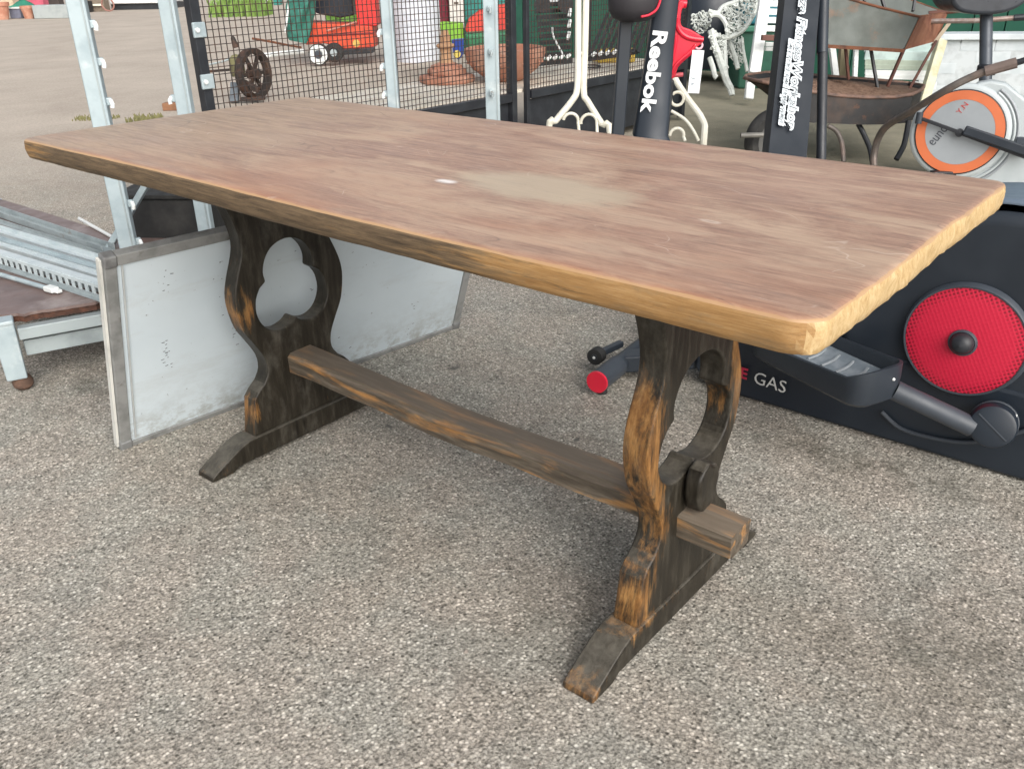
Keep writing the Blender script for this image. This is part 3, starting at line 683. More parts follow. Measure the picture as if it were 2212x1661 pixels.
# ================================================================ FLATBED TROLLEY WITH GALVANISED BARS
DZ = .212
def trolley():
    A = gp(-14, 700, DZ); A.z = 0; B = gp(215, 660, DZ); B.z = 0
    e1 = (B - A).normalized(); e2 = Vector((-e1.y, e1.x, 0))
    o = empty('flatbed_trolley', A, math.atan2(e1.y, e1.x), 'low galvanised flatbed trolley with a chipped brown plywood deck and rusty caster at the left', 'trolley')
    m = MW[o.name]
    W1, W2 = .66, 1.6
    M_deck = mat('brown_film_ply', (0.17, 0.118, 0.105), .42, 0, (0.125, 0.085, 0.075), 8, bs=.15, dirt=(0.32, 0.27, 0.25), dsc=6, dlo=.52)
    M_chip = mat('broken_ply_edge', (0.055, 0.026, 0.018), .9, 0, (0.12, 0.05, 0.03), 30, bs=.5)
    rnd = random.Random(4)
    pl = []
    n = 40
    for i in range(n + 1):
        x = .045 + (W1 - .05) * i / n; pl.append((x, .028 + rnd.uniform(-.003, .004) + (.010 if (i // 3) % 4 == 1 else 0) + (.02 if i < 2 else 0)))
    pl += [(.65, .45), (.50, .70), (.40, .74), (.19, 1.27), (0.01, 1.7), (0.01, .06)]
    MB(m).prism(pl, DZ - .004, DZ + .004).build('deck', M_deck, o)
    pl2 = [(x, y + .004 + rnd.uniform(0, .004)) for x, y in pl[:n + 1]] + [(.645, .45), (.495, .69), (.395, .73), (.185, 1.26), (0.014, 1.68), (.014, .066)]
    MB(m).prism(pl2, DZ - .022, DZ - .0045).build('broken_ply_layers', M_chip, o)
    Mg = M_galv_dull
    MB(m).box((W1 / 2 + .02, .022, DZ - .045), (W1 - .06, .034, .034)).build('frame_rail', Mg, o, bev=.003)
    MB(m).bar((W1 - .04, .05, DZ - .045), (.43, .66, DZ - .045), .034, .034).build('frame_rail', Mg, o, bev=.003)
    MB(m).box((.02, W2 / 2, DZ - .045), (.034, W2 - .09, .034)).build('frame_rail', Mg, o, bev=.003)
    MB(m).box((W1 / 2 + .03, .048, DZ - .098), (W1 - .05, .025, .045)).build('lower_rail', Mg, o, bev=.003)
    for x, y in ((.018, .02), (W1 - .04, .02), (.035, W2 - .02), (.44, .67)):
        lg = MB(m).box((x, y, .125), (.052, .045, .17), taper=1.12).build('leg', M_galv, o, bev=.004)
        MB(m).box((x, y, DZ - .004), (.06, .055, .014)).build('leg_cap', M_galv, lg, bev=.005)
        MB(m).lathe([(.0, 0), (.016, .002), (.026, .012), (.028, .026), (.022, .040), (.0, .042)], Matrix.Translation((x + .010, y + .006, 0)), 16).build('rusty_foot', mat('dull_rust', (.085, .05, .035), .9, .0, (.16, .09, .06), 30, bs=.4), lg)
    for k, (y0, ln) in enumerate(((.33, .5), (.41, .6))):
        pass
    return m
mt_ = trolley()
M_pale = mat('pale_galvanised', (0.56, 0.62, 0.635), .5, .15, (0.46, 0.53, 0.555), 12, bs=.1, dirt=(0.68, .72, .72), dsc=9, dlo=.55)
def bar(name, p, q, kind, label, z=DZ + .006, wd=.03, ht=.016, ext0=.8, ext1=.10, mt=M_galv, cat='metal bar'):
    a = gp(p[0], p[1], z + ht); b = gp(q[0], q[1], z + ht); d = b - a; d.z = 0
    a = a - d * ext0; b = b + d * ext1; a.z = b.z = 0; L = (b - a).length; d.normalize()
    o = empty(name, a, math.atan2(d.y, d.x), label, cat, 'galvanised lengths laid across the trolley')
    m = MW[o.name]
    if kind == 'channel':
        MB(m).box((L / 2, 0, z + .002), (L, wd, .004)).build('web', mt, o)
        MB(m).box((L / 2, -wd / 2 + .0015, z + ht / 2 + .002), (L, .003, ht - .0045)).build('flange', mt, o)
        MB(m).box((L / 2, wd / 2 - .0015, z + ht / 2 + .002), (L, .003, ht - .0045)).build('flange', mt, o)
    elif kind == 'angle':
        MB(m).box((L / 2, 0, z + .0015), (L, wd, .003)).build('flange', mt, o)
        MB(m).box((L / 2, wd / 2 - .0015, z + ht / 2), (L, .003, ht)).build('upstand', mt, o)
    elif kind == 'box':
        MB(m).box((L / 2, 0, z + ht / 2), (L, wd, ht)).build('section', mt, o, bev=.002)
        MB(m).box((L / 2, 0, z + ht + .0012), (L, wd * .28, .0024)).build('ridge', mt, o)
    elif kind == 'perforated':
        n = max(4, int(L / .034)); pitch = L / n
        holes = []
        for k in range(n):
            cx = (k + .5) * pitch; holes.append([(cx - .010, -ht * .28), (cx + .010, -ht * .28), (cx + .010, ht * .26), (cx - .010, ht * .26)])
        mm = m @ Matrix.Translation((0, -wd / 2, z + ht / 2)) @ Matrix.Rotation(PI / 2, 4, 'X')
        MB(mm).prism([(0, -ht / 2), (L, -ht / 2), (L, ht / 2), (0, ht / 2)], 0, .003, None, holes).build('perforated_flange', mt, o)
        MB(m).box((L / 2, 0, z + ht + .0015), (L, wd, .003)).build('top_flange', mt, o)
        MB(m).box((L / 2, wd / 2 - .004, z + ht / 2), (L, .003, ht - .001)).build('back_flange', M_galv_dull, o)
    elif kind == 'rod':
        MB(m).tube([(0, 0, z + .008), (L, 0, z + .008)], .007, 10).build('tube', mt, o)
        MB(m).box((L - .02, 0, z + .009), (.045, .026, .016)).build('connector', M_white, o, bev=.004)
        MB(m).box((L + .006, .004, z + .006), (.02, .018, .010)).build('connector_tab', M_white, o, bev=.003)
    return o
bar('metal_bar', (0, 452), (233, 530), 'channel', 'dull galvanised channel bar lying farthest back on the trolley deck', wd=.045, ht=.022, mt=M_galv_dull, ext1=.0)
bar('metal_bar', (170, 470), (246, 512), 'box', 'short thin white strip at the back of the trolley behind the bars', wd=.012, ht=.008, mt=M_white, ext0=.0, ext1=.05)
bar('metal_bar', (0, 494), (208, 556), 'channel', 'pale wide galvanised channel, second from the back on the trolley', wd=.05, ht=.018, z=DZ + .012, mt=M_pale)
bar('metal_bar', (0, 522), (208, 586), 'box', 'pale ribbed galvanised bar in the middle of the bundle on the trolley', wd=.042, ht=.018, z=DZ + .010, mt=M_pale)
bar('metal_bar', (0, 545), (208, 608), 'perforated', 'galvanised bar with a row of square holes, nearest but one on the trolley', wd=.028, ht=.040, z=DZ + .005, ext1=.2, mt=M_pale)
bar('metal_bar', (0, 588), (118, 622), 'rod', 'thin pale tube ending in a small white connector, nearest the deck edge', ext1=0)

bar('metal_bar', (0, 476), (215, 545), 'angle', 'thin dull steel angle between the dark channel and the pale bars on the trolley', wd=.018, ht=.012, mt=M_galv_dull, z=DZ + .004)
bar('metal_bar', (0, 512), (208, 572), 'angle', 'thin pale steel angle resting on the pale ribbed bar on the trolley', wd=.016, ht=.010, mt=M_galv, z=DZ + .032)
bar('metal_bar', (0, 572), (208, 640), 'angle', 'dull thin steel angle lying just outside the perforated bar', wd=.016, ht=.010, mt=M_galv_dull, z=DZ + .005)

# ================================================================ GALVANISED POSTS WITH LUGS
def post(px, dep, wd, label, lugs, side, dp=None, h=1.55, rz=0.0, brace=False):
    loc = foot(px[0], px[1], dep); o = empty('galvanised_post', loc, ANG + rz, label, 'metal post', 'galvanised posts behind the table')
    m = MW[o.name]; dp = dp or wd
    MB(m).box((0, 0, h / 2 + .004), (wd, dp, h)).build('shaft', M_galv, o, bev=.004)
    MB(m).box((0, 0, .003), (wd * 2.2, dp * 2.2, .006)).build('base_plate', M_galv_dull, o)
    MB(m).box((wd * .3, -dp / 2 - .0015, h / 2 + .02), (.004, .003, h - .05)).build('seam', M_galv_dull, o)
    for z in lugs:
        x = side * (wd / 2 + .012) if side else -wd * .05
        y = -.004 if side else -dp / 2 - .010
        lg = MB(m).box((x - .006 * (side or 0), y, z), (.016 if side else .018, .016, .022)).build('lug', M_galv, o, bev=.003)
        MB(m).tube([(x, y - .004, z + .004), (x + .004 * (side or 1), y - .014, z - .006), (x + .002 * (side or 1), y - .014, z - .016)], .006, 8).build('hook', M_galv_dull if side == 0 else M_white, lg)
    if brace:
        MB(m).bar((-.02, 0, .62), (-.36, .02, .20), .02, .035, (0, 1, 0)).build('brace', M_galv, o, bev=.003)
    return o
post((190, 120), 2.5, .050, 'leftmost galvanised post, standing behind the left end of the table', [.20, .30, .42, .52, .62, .72, .83, .93, 1.03], 1, rz=.25)
post((381, 120), 2.7, .048, 'wide galvanised post with a diagonal brace beside the black mesh frame', [.7], -1, brace=True, dp=.035)
post((843, 120), 3.3, .042, 'galvanised post with lugs on its left in front of the red mower', [.36, .49, .62, .72, .84, .97, 1.1], -1)
post((1062, 120), 3.6, .060, 'galvanised post with hooked lugs on its face beside the double black posts', [.26, .42, .58, .74, .90, 1.06], 0)

# rubber-black crate behind the first post, seen under the table
o = empty('black_crate', foot(380, 470, 3.15), ANG - .1, 'black plastic crate on the ground under the table behind the leaning board', 'crate'); m = MW[o.name]
MB(m).box((0, 0, .18), (.30, .22, .35)).build('tub', M_rubber, o, bev=.01)
MB(m).box((0, 0, .362), (.32, .24, .014)).build('rim', M_rubber, o, bev=.003)

# ================================================================ BLACK MESH CAGE TRAILER
XC, Z0 = -1.32, .40; YA, YM0, YM1, YB = 1.26, 3.17, 3.30, gp(1519, 257, 0).y - .15
def cage():
    o = empty('mesh_cage_trailer', (XC, YA, 0), PI / 2, 'black framed trailer with wire mesh sides and a pale plywood deck', 'trailer')
    mi = Matrix.Identity(4); XF = -2.15
    def fr(a, b, s=.04, name='frame_member', mt=M_black): return MB(mi).bar(a, b, s, s, (1, 0, 0) if abs(a[0] - b[0]) < .01 else (0, 0, 1)).build(name, mt, o, bev=.003)
    H = 1.75
    for y in (YA, YM0, YM1, YB):
        fr((XC, y, 0.02 if y > YA else .25), (XC, y, H), .042 if y != YM1 else .028, 'upright')
    for y in (YB,): fr((XF, y, .25), (XF, y, H), .03, 'upright')
    fr((XC, YA + .03, Z0 - .02), (XC, YM0 - .025, Z0 - .02), .045, 'bottom_rail'); fr((XC, YM1 + .02, Z0 - .02), (XC, YB - .025, Z0 - .02), .045, 'bottom_rail')
    fr((XC, YA + .03, H - .02), (XC, YM0 - .025, H - .02), .04, 'top_rail'); fr((XC, YM1 + .02, H - .02), (XC, YB - .025, H - .02), .04, 'top_rail')
    fr((XF, YA + .03, Z0 - .02), (XF, YB - .02, Z0 - .02), .04, 'bottom_rail')
    fr((XC, YB, 1.2), (XF, YB, 1.2), .03, 'cross_rail')
    # deck of plywood sheets
    k = 4; yy = [YA + .02, YA + .85, YA + 1.75, YM1 + .35, YB - .02]
    for i in range(k):
        MB(mi).box(((XC + XF) / 2, (yy[i] + yy[i + 1]) / 2, Z0 + .001), (XC - XF - .05, yy[i + 1] - yy[i] - .004, .018)).build('deck_sheet', M_ply, o, bev=.002)
    MB(mi).box((XC - .012, (YA + YM0) / 2, .20), (.01, YM0 - YA - .06, .30)).build('black_side_panel', M_black, o)  # flat black panels fill the space below the deck
    MB(mi).box((XC - .012, (YM1 + YB) / 2, .20), (.01, YB - YM1 - .06, .30)).build('black_side_panel', M_black, o)
    MB(mi).box(((XC + XF) / 2, YB - .01, .21), (XC - XF - .06, .01, .30)).build('black_end_panel', M_black, o)
    def mesh(y0, y1, x, nm, z1=H - .04):
        b = MB(mi); n = round((y1 - y0) / .027)
        for i in range(n + 1):
            y = y0 + (y1 - y0) * i / n; b.box((x, y, (Z0 + z1) / 2), (.003, .003, z1 - Z0))
        nz = round((z1 - Z0) / .028)
        for i in range(nz + 1):
            z = Z0 + (z1 - Z0) * i / nz; b.box((x - .003, (y0 + y1) / 2, z), (.003, y1 - y0, .003))
        b.build(nm, mat('mesh_wire', (0.045, 0.038, 0.036), .6, .3, (0.09, .05, .035), 20, bs=0), o, kind='stuff', smooth=False)
    mesh(YA + .02, YM0 - .02, XC, 'wire_mesh'); mesh(YM1 + .02, YB - .02, XC, 'wire_mesh')
    # bright brackets clamping the near stile
    for z in (.47, .66, .85, 1.04, 1.2):
        br = MB(mi).box((XC + .024, YA, z), (.012, .056, .056)).build('bracket', M_galv, o, bev=.004)
        MB(mi).lathe([(0, 0), (.010, 0), (.009, .006), (0, .008)], Matrix.Translation((XC + .031, YA - .012, z)) @ Matrix.Rotation(PI / 2, 4, 'Y'), 10).build('bolt', M_white, br)
cage()

# ================================================================ CREAM SCROLLED STAND
def cream_stand():
    D = 3.4
    o = empty('scrolled_metal_stand', foot(1300, 250, D), ANG, 'cream enamelled wrought iron stand with flared legs and small scrolls, behind the table', 'metal stand')
    P = lambda x, y, d=D: pd(x, y, d)
    def down(p, z=0): q = p.copy(); q.z = z; return q
    def leg(pts, r=.0125, end=True):
        q = [P(*a) for a in pts]
        if end: l = q[-1]; q.append(Vector((l.x, l.y, .01)) + (q[-1] - q[-2]).normalized() * .02)
        q = smooth_line(q, 4)
        MB().tube(q, r, 10).build('leg', M_cream, o)
    leg([(1249, -220), (1249, -60), (1249, 100), (1247, 190), (1235, 219), (1200, 262), (1185, 285)])
    leg([(1269, -220), (1267, -60), (1264, 100), (1261, 198), (1270, 220), (1300, 268), (1318, 292)])
    leg([(1436, -200), (1438, 0), (1445, 120), (1456, 166), (1486, 214), (1519, 262), (1520, 310)])
    def scroll(cx, cy, r, a0, a1, tail=None, rr=.006):
        c = P(cx, cy); k = D / FPX * r
        pts = [c + RH * (k * math.cos(a0 + (a1 - a0) * i / 14)) + Vector((0, 0, 1)) * (k * math.sin(a0 + (a1 - a0) * i / 14)) for i in range(15)]
        if tail: pts += [P(*q) for q in tail]
        MB().tube(pts, rr, 8).build('scroll', M_cream, o)
    scroll(1233, 262, 16, R(170), R(-10), [(1251, 285)])
    scroll(1272, 265, 17, R(190), R(0), [(1290, 288)])
    scroll(1463, 214, 14, R(140), R(-190))
    scroll(1462, 293, 15, R(180), R(-10), [(1480, 305)])
    MB().tube(smooth_line([P(1450, 240), (P(1479, 258)), P(1497, 281), P(1509, 305)], 4), .006, 8).build('scroll', M_cream, o)
    MB().tube([P(1249, 116), P(1264, 116)], .006, 8).build('cross_link', M_cream, o)
    a = P(1249, -215); b = P(1436, -195); MB().tube([a, b], .012, 10).build('top_bar', M_cream, o)
cream_stand()

# ================================================================ NEAR CROSS TRAINER (red disc)
def cross_trainer():
    Y0 = 1.24
    o = empty('cross_trainer', (1.45, 1.35, 0), 0, 'dark cross trainer with red disc, black footplate and white lettered column beside the table', 'exercise machine')
    # body shells: local x -> world x, y -> world z, z -> world -y
    def fm(y): return Matrix(((1, 0, 0, 0), (0, 0, -1, y), (0, 1, 0, 0), (0, 0, 0, 1)))
    low = [(.93, .05), (.97, .012), (1.05, .004), (1.95, .004), (2.05, .03), (2.06, .12), (1.98, .20), (1.35, .225), (1.18, .215), (1.00, .185), (.94, .13)]
    MB(fm(Y0 + .22)).prism(low, 0, .224).build('chassis', M_navy, o, bev=.012, seg=3)
    c = Vector((1.62, .30)); sh = []
    for k in range(40):
        a = R(-38 + 256 * k / 39); r_ = .302 + .006 * math.sin(a * 2)
        sh.append((c.x + r_ * math.cos(a) * 1.08, c.y + r_ * math.sin(a) * .97))
    MB(fm(Y0 + .20)).prism(sh, 0, .197).build('shell', M_plastic, o, bev=.055, seg=6)
    # pale rim band over the shell
    def arc(r0, sx, a0, a1, n=26): return [(c.x + r0 * math.cos(R(a0 + (a1 - a0) * k / n)) * sx, c.y + r0 * math.sin(R(a0 + (a1 - a0) * k / n)) * .97) for k in range(n + 1)]
    MB(fm(Y0 + .21)).prism(arc(.322, 1.10, 5, 130) + arc(.304, 1.08, 130, 5), 0, .19).build('rim_band', mat('blue_grey_trim', (0.13, 0.17, 0.22), .35, .1), o, bev=.04, seg=5)
    MB(fm(Y0 + .014)).prism(arc(.280, 1.08, -5, 150) + arc(.272, 1.08, 150, -5), 0, .004).build('panel_groove', M_black, o)
    # curved lower groove lip
    lip = [py(1560, 742, Y0), ]
    pts = [py(*q, Y0 - .012) for q in ((1905, 890), (1945, 925), (2010, 945), (2085, 955), (2160, 945), (2230, 925))]
    MB().tube(smooth_line(pts, 5), .005, 8).build('groove_lip', M_greyplas, o)
    # disc
    dc = py(2080, 740, Y0 - .02); Rd = .122
    dc = Vector((dc.x, 0, dc.z))
    md = Matrix(((1, 0, 0, dc.x), (0, 0, -1, Y0 - .012), (0, 1, 0, dc.z), (0, 0, 0, 1)))
    m, t, p = base('red_perforated_disc')
    v = nn(t, 'ShaderNodeTexVoronoi'); v.inputs['Scale'].default_value = 120; v.inputs['Randomness'].default_value = 0.05
    t.links.new(coords(t, rot=(0, .5, 0)), v.inputs['Vector'])
    t.links.new(mix(t, ramp(t, v.outputs['Distance'], [(.15, 0.0), (.45, 1.0)]), (0.16, 0.006, 0.014), (0.56, 0.014, 0.048)), p.inputs['Base Color']); p.inputs['Roughness'].default_value = .45
    t.links.new(bump(t, v.outputs['Distance'], .6, .002), p.inputs['Normal'])
    d_ = MB(md).lathe([(0, .008), (.04, .0075), (Rd * .8, .006), (Rd, .002), (Rd, -.004)], None, 64).build('red_disc', m, o)
    MB(md).lathe([(Rd + .0005, -.012), (Rd + .0005, .0035), (Rd + .004, .004), (Rd + .007, .0), (Rd + .010, -.012)], None, 64, cap=False).build('disc_rim', M_greyplas, d_)
    MB(md).lathe([(.030, .007), (.030, .012), (.026, .014), (.026, .0075)], None, 32, cap=False).build('hub_ring', M_greyplas, d_)
    MB(md).lathe([(.025, .008), (.025, .016), (.021, .028), (.012, .035), (0, .037)], None, 32).build('hub_knob', M_black, d_)
    # crank with end cap
    cc = py(2135, 925, Y0 - .05); a = py(1965, 858, Y0 - .12); b = py(2100, 922, Y0 - .075)
    MB().tube([a - (b - a) * .25, b], .0225, 20).build('pedal_bar', M_greyplas, o)
    mk = Matrix(((1, 0, 0, cc.x), (0, 0, -1, Y0 + .0), (0, 1, 0, cc.z), (0, 0, 0, 1))) @ Matrix.Rotation(R(-14), 4, 'X') @ Matrix.Rotation(R(8), 4, 'Y')
    ec = MB(mk).lathe([(.046, .0), (.048, .03), (.048, .075), (.045, .083), (.038, .086), (0, .086)], None, 36).build('crank_cap', M_navy, o)
    MB(mk).box((0, .0, .087), (.078, .0025, .003), Matrix.Rotation(R(-35), 4, 'Z')).build('cap_slot', M_greyplas, ec)
    MB(mk).box((.036, .028, .045), (.007, .007, .014)).build('painted_glint', M_white, ec, bev=.002)  # small white block stands in for a glint on the cap
    MB(mk).lathe([(.0495, .028), (.0495, .040), (.047, .041), (.047, .027)], None, 36, cap=False).build('cap_band', M_greyplas, ec)
    # footplate tray
    tr = py(1964, 800, Y0 - .10); tz = .168
    # directions along the tray (towards upper left) measured on the rim
    rimpts = [gp(1834, 845, .225), gp(1962, 792, .225)]
    O = gp(1905, 800, .225); ax = (gp(1700, 748, .225) - gp(1880, 800, .225)).normalized(); ax = Vector((-.985, -.06, .0)).normalized()
    fpw = Matrix.Translation(Vector((1.484, 1.056, .228))) @ Matrix.Rotation(math.atan2(.38, -.92), 4, 'Z')
    def rr(L0, L1, W0, W1, rad):
        q = []
        for cx, cy, a0 in ((L1 - rad, W1 - rad, 0), (L0 + rad, W1 - rad, 90), (L0 + rad, W0 + rad, 180), (L1 - rad, W0 + rad, 270)):
            for k in range(6): a = R(a0 + 90 * k / 5); q.append((cx + rad * math.cos(a), cy + rad * math.sin(a)))
        return q
    # rings: outer bottom, outer top, inner top, inner floor  (local +x runs away from the crank)
    rg = []
    def ring(d, z, shear=0.0):
        out = []
        for x, y in rr(0 + d, .36 - d, -.075 + d, .075 - d, .045 - d * .6):
            zz = z + (0.0 if x > .09 else 0.0); out.append((x, y, zz))
        rg.append(out)
    ring(.018, -.052); ring(.004, -.040); ring(0, .0); ring(.001, .022); ring(.007, .024); ring(.010, .018); ring(.014, -.012)
    for r_i in (2, 3, 4, 5):
        rg[r_i] = [(x, y, z + .020 * max(0, 1 - x / .10) * (1 if r_i > 2 else .3) - (max(0, min(1, (y + .01) / .05)) * max(0, min(1, x / .07)) * .022 if r_i in (3, 4) else 0) - (max(0, min(1, (y + .01) / .05)) * max(0, min(1, x / .07)) * .016 if r_i == 5 else 0)) for x, y, z in rg[r_i]]
    n = len(rg[0]); vs = [q for r_ in rg for q in r_]
    fs = [(k * n + i, k * n + (i + 1) % n, (k + 1) * n + (i + 1) % n, (k + 1) * n + i) for k in range(len(rg) - 1) for i in range(n)]
    fs.append(tuple(range(n))[::-1])
    MB(fpw).add(vs, fs).build('footplate_tray', M_plastic, o)
    pad = MB(fpw).prism([(x, y) for x, y, z in rg[-1]], -.014, .000).build('footplate_pad', mat('grey_footpad', (0.15, 0.18, 0.205), .5, 0, (0.23, 0.26, 0.285), 25, bs=.5, bsc=350), o)
    for k in range(7):
        x = .06 + k * .042
        MB(fpw).tube(smooth_line([(x, .042, .001), (x + .006, .0, .002), (x + .022, -.036, .001)], 4), .0035, 6).build('grip_rib', mat('pale_rib', (0.26, 0.29, 0.31), .4), pad)
    MB(fpw).tube([(.0, .05, -.02), (-.0, .05, -.019)], .001, 4)
    MB(fpw).lathe([(0, 0), (.004, 0), (.003, .003), (0, .004)], Matrix.Translation((-.001, -.02, .012)) @ Matrix.Rotation(-PI / 2, 4, 'Y'), 8).build('rivet', M_white, o)
    # front stabiliser with red end cap and transport wheel
    A = gp(1290, 825, .045); B = gp(1385, 750, .045); d = (B - A).normalized()
    MB().tube([A, A + d * .12], .030, 20).build('stabiliser_sleeve', M_greyplas, o)
    MB().tube([A + d * .115, A + d * .52], .026, 20).build('stabiliser_tube', M_plastic, o)
    MB().tube([A - d * .004, A + d * .004], .0305, 24).build('red_end_cap', M_red, o)
    MB().tube([A + d * .03 - Vector((0, 0, .045)), A + d * .03 - Vector((0, 0, .02))], .015, 14).build('levelling_foot', M_rubber, o)
    wc = gp(1284, 772, .05) ; rt = Vector((d.y, -d.x, 0))
    wh = MB().tube([wc - d * .0, wc + d * .028], .024, 24).build('transport_wheel', M_rubber, o)
    MB().tube([wc - d * .002, wc + d * .003], .010, 14).build('wheel_hub', M_black, wh); MB().tube([wc - d * .004, wc + d * .003], .004, 10).build('hub_screw', M_white, wh)
    MB().bar(wc + d * .03, wc + d * .13 + rt * .02, .02, .018).build('wheel_bracket', M_plastic, o, bev=.003)
    MB().bar(A + d * .16, Vector((1.0, 1.34, .07)), .06, .05).build('joining_beam', M_plastic, o, bev=.006)
    # column with lettering
    YC = 1.40; AX0 = py(1403, 290, YC)
    def pc_(x, y): d = ray(x, y); return CAM + d * ((AX0 - CAM).dot(FH) / d.dot(FH))
    b0 = Vector((.97, 1.36, .12)); b1 = pc_(1404, 290); b2 = pc_(1456, -150)
    cold = (b2 - b1).normalized()
    cb = MB()
    xw = RH.copy(); nrm = xw.cross(cold).normalized()
    def sec(p, wd, dp): 
        return [p + xw * (wd / 2 * sx_) + (-nrm) * (dp / 2 * sy_) * -1 for sx_, sy_ in ((-.8, -1), (.8, -1), (1, -.6), (1, .6), (.8, 1), (-.8, 1), (-1, .6), (-1, -.6))]
    secs = [sec(b0, .10, .09), sec(b0.lerp(b1, .6), .10, .08), sec(b1, .094, .05), sec(b1.lerp(b2, .45), .069, .045), sec(b2, .054, .045)]
    vs = [q for r_ in secs for q in r_]; fs = [(k * 8 + i, k * 8 + (i + 1) % 8, (k + 1) * 8 + (i + 1) % 8, (k + 1) * 8 + i) for k in range(4) for i in range(8)] + [tuple(range(8))[::-1], tuple(32 + i for i in range(8))]
    cb.add(vs, fs).build('column', mat('column_plastic', (0.020, 0.028, 0.040), .5, 0, (0.016, 0.023, 0.034), 4, bs=.1, bsc=300, bd=.0005), o, ang=60)
    # white lettering running down the column
    s0 = pc_(1407, 62); s1 = pc_(1379, 240); L = (s1 - s0).length
    dn = (s1 - s0).normalized(); rt2 = (RH - dn * RH.dot(dn)).normalized(); nz = dn.cross(rt2)
    tm = Matrix((dn, rt2, nz)).transposed().to_4x4(); tm.translation = s0 + nz * .031 + rt2 * .002
    # the word is sized to its measured length
    text('Reebok', .053, tm, mat('white_lettering', (0.80, 0.83, 0.85), .4, bs=0), 'lettering', o, off=.0018, sx=1.25)
    # moving arm beside the column
    q0 = pc_(1335, 281); q1 = pc_(1352, 44); dd = (q1 - q0).normalized()
    MB().bar(q0 - dd * .26, q1 + dd * .05, .034, .03, FH).build('moving_arm', M_plastic, o, bev=.005)
    MB().bar(b1 + RH * .050 - cold * .2 + FH * .03, b1 + RH * .045 + cold * .14 + FH * .03, .016, .03, FH).build('cable_cover', M_black, o, bev=.004)
    pc = pc_(1366, 6) - FH * .03
    mp = frame(pc, RH)
    pod = [(.0, -.047), (.035, -.044), (.055, -.034), (.066, -.015), (.068, .01), (.066, .10), (.05, .14), (0, .15)]
    po = MB(mp).lathe(pod, Matrix.Diagonal((1, .8, 1, 1)), 32).build('handle_pod', mat('soft_dark_grip', (0.026, 0.024, 0.028), .6), o)
    MB(mp).tube(smooth_line([(.012, -.060, -.030), (.035, -.050, -.026), (.056, -.035, -.012), (.066, -.02, .012)], 4), .003, 8).build('red_piping', M_red, po)
    # lettering on the chassis side
    s0 = py(1592, 812, Y0 - .014); s1 = py(1712, 858, Y0 - .014)
    e = py(1720, 846, Y0 - .016) - py(1592, 803, Y0 - .016); e.y = 0; e.normalize(); u_ = Vector((-e.z, 0, e.x)); nz = e.cross(u_)
    tm = Matrix((e, u_, nz)).transposed().to_4x4(); tm.translation = py(1572, 806, Y0 - .017)
    text('ME', .043, tm, mat('red_lettering', (0.42, 0.016, 0.05), .45, bs=0), 'red_lettering', o, off=.0009)
    tm2 = tm.copy(); tm2.translation = py(1626, 826, Y0 - .017)
    text('GAS', .049, tm2, mat('silver_lettering', (0.60, 0.61, 0.60), .4, bs=0), 'silver_lettering', o, off=-.0004)
cross_trainer()

# ================================================================ RED MOULDED SEAT WITH TAG
def red_part():
    D = 2.36
    o = empty('red_moulded_holder', foot(1475, 90, D), ANG, 'bright red moulded plastic holder hanging beside the white lettered column, price tag tied on', 'plastic holder')
    ctr = pd(1475, 90, D)
    m = frame(ctr, RH); k = D / FPX
    raw = [(340, 130), (330, 250), (300, 420), (262, 640), (235, 800), (200, 950), (185, 1100), (215, 1150), (330, 1155), (380, 1080), (400, 1000), (480, 920), (590, 835), (660, 740), (760, 670), (775, 610), (700, 560), (560, 490), (440, 455), (400, 400), (395, 300), (410, 215), (440, 185), (420, 120), (380, 105)]
    cv = lambda q: ((1411 + q[0] * .1387 - 1475) * k * 1.0, (90 - q[1] * .1387) * k * 1.08)
    poly = [cv(q) for q in raw]
    mm = m @ Matrix.Rotation(PI / 2, 4, 'X')     # local xy -> world right / up ; z towards the camera
    MB(mm).prism([tuple(x) for x in [(q.x, q.y) for q in smooth_line([Vector((a, b)) for a, b in poly], 2, True)]], -.03, .012).build('moulding', M_red, o, bev=.010, seg=3, ang=60)
    V = lambda x, y, z=.012: mm @ Vector((*cv((x, y)), z))
    MB().tube(smooth_line([V(350, 330), V(350, 440), V(430, 540), V(560, 600), V(760, 625)], 5), .0075, 10).build('lip', M_red, o)
    MB().tube(smooth_line([V(330, 560), V(330, 700), V(300, 850), V(260, 1050)], 5), .006, 10).build('rib', M_red, o)
    MB().tube(smooth_line([V(650, 700), V(560, 800), V(430, 900), V(350, 980), V(310, 1080)], 5), .005, 10).build('rib', M_red, o)
    MB().tube([V(385, 150, -.02), V(500, 160, -.02)], .011, 12).build('peg', M_red, o)
    MB().tube([V(230, 1140, -.02), V(380, 1125, -.02), V(520, 1115, -.02)], .006, 8).build('lower_lug', mat('pink_red', (.55, .1, .12), .5), o)
    MB().torus(V(700, 700, .01), .010, .003, -FW, 14, 6).build('tie_loop', mat('clear_tie', (.7, .4, .45), .4), o)
    t = tag_obj = empty('price_tag', foot(1500, 155, D - .03), ANG, 'white paper price tag hanging from the red plastic holder', 'price tag')
    c2 = pd(1503, 156, D - .04); m2 = frame(c2, RH + Vector((0, 0, -.05)), Vector((-.10 * RH.x, -.10 * RH.y, 1))) @ Matrix.Rotation(PI / 2, 4, 'X')
    MB(m2).prism([(-.0155, -.054), (.0155, -.054), (.0155, .054), (-.0155, .054)], 0, .001).build('card', mat('tag_paper', (.80, .82, .86), .6, bs=0), t)
    tm = m2 @ Matrix.Translation((-.010, -.012, .0013)) @ Matrix.Rotation(-PI / 2, 4, 'Z')
    text('316', .015, tm, mat('faint_ink', (.12, .17, .2), .6, bs=0), 'print', t, ext=.0002)
red_part()

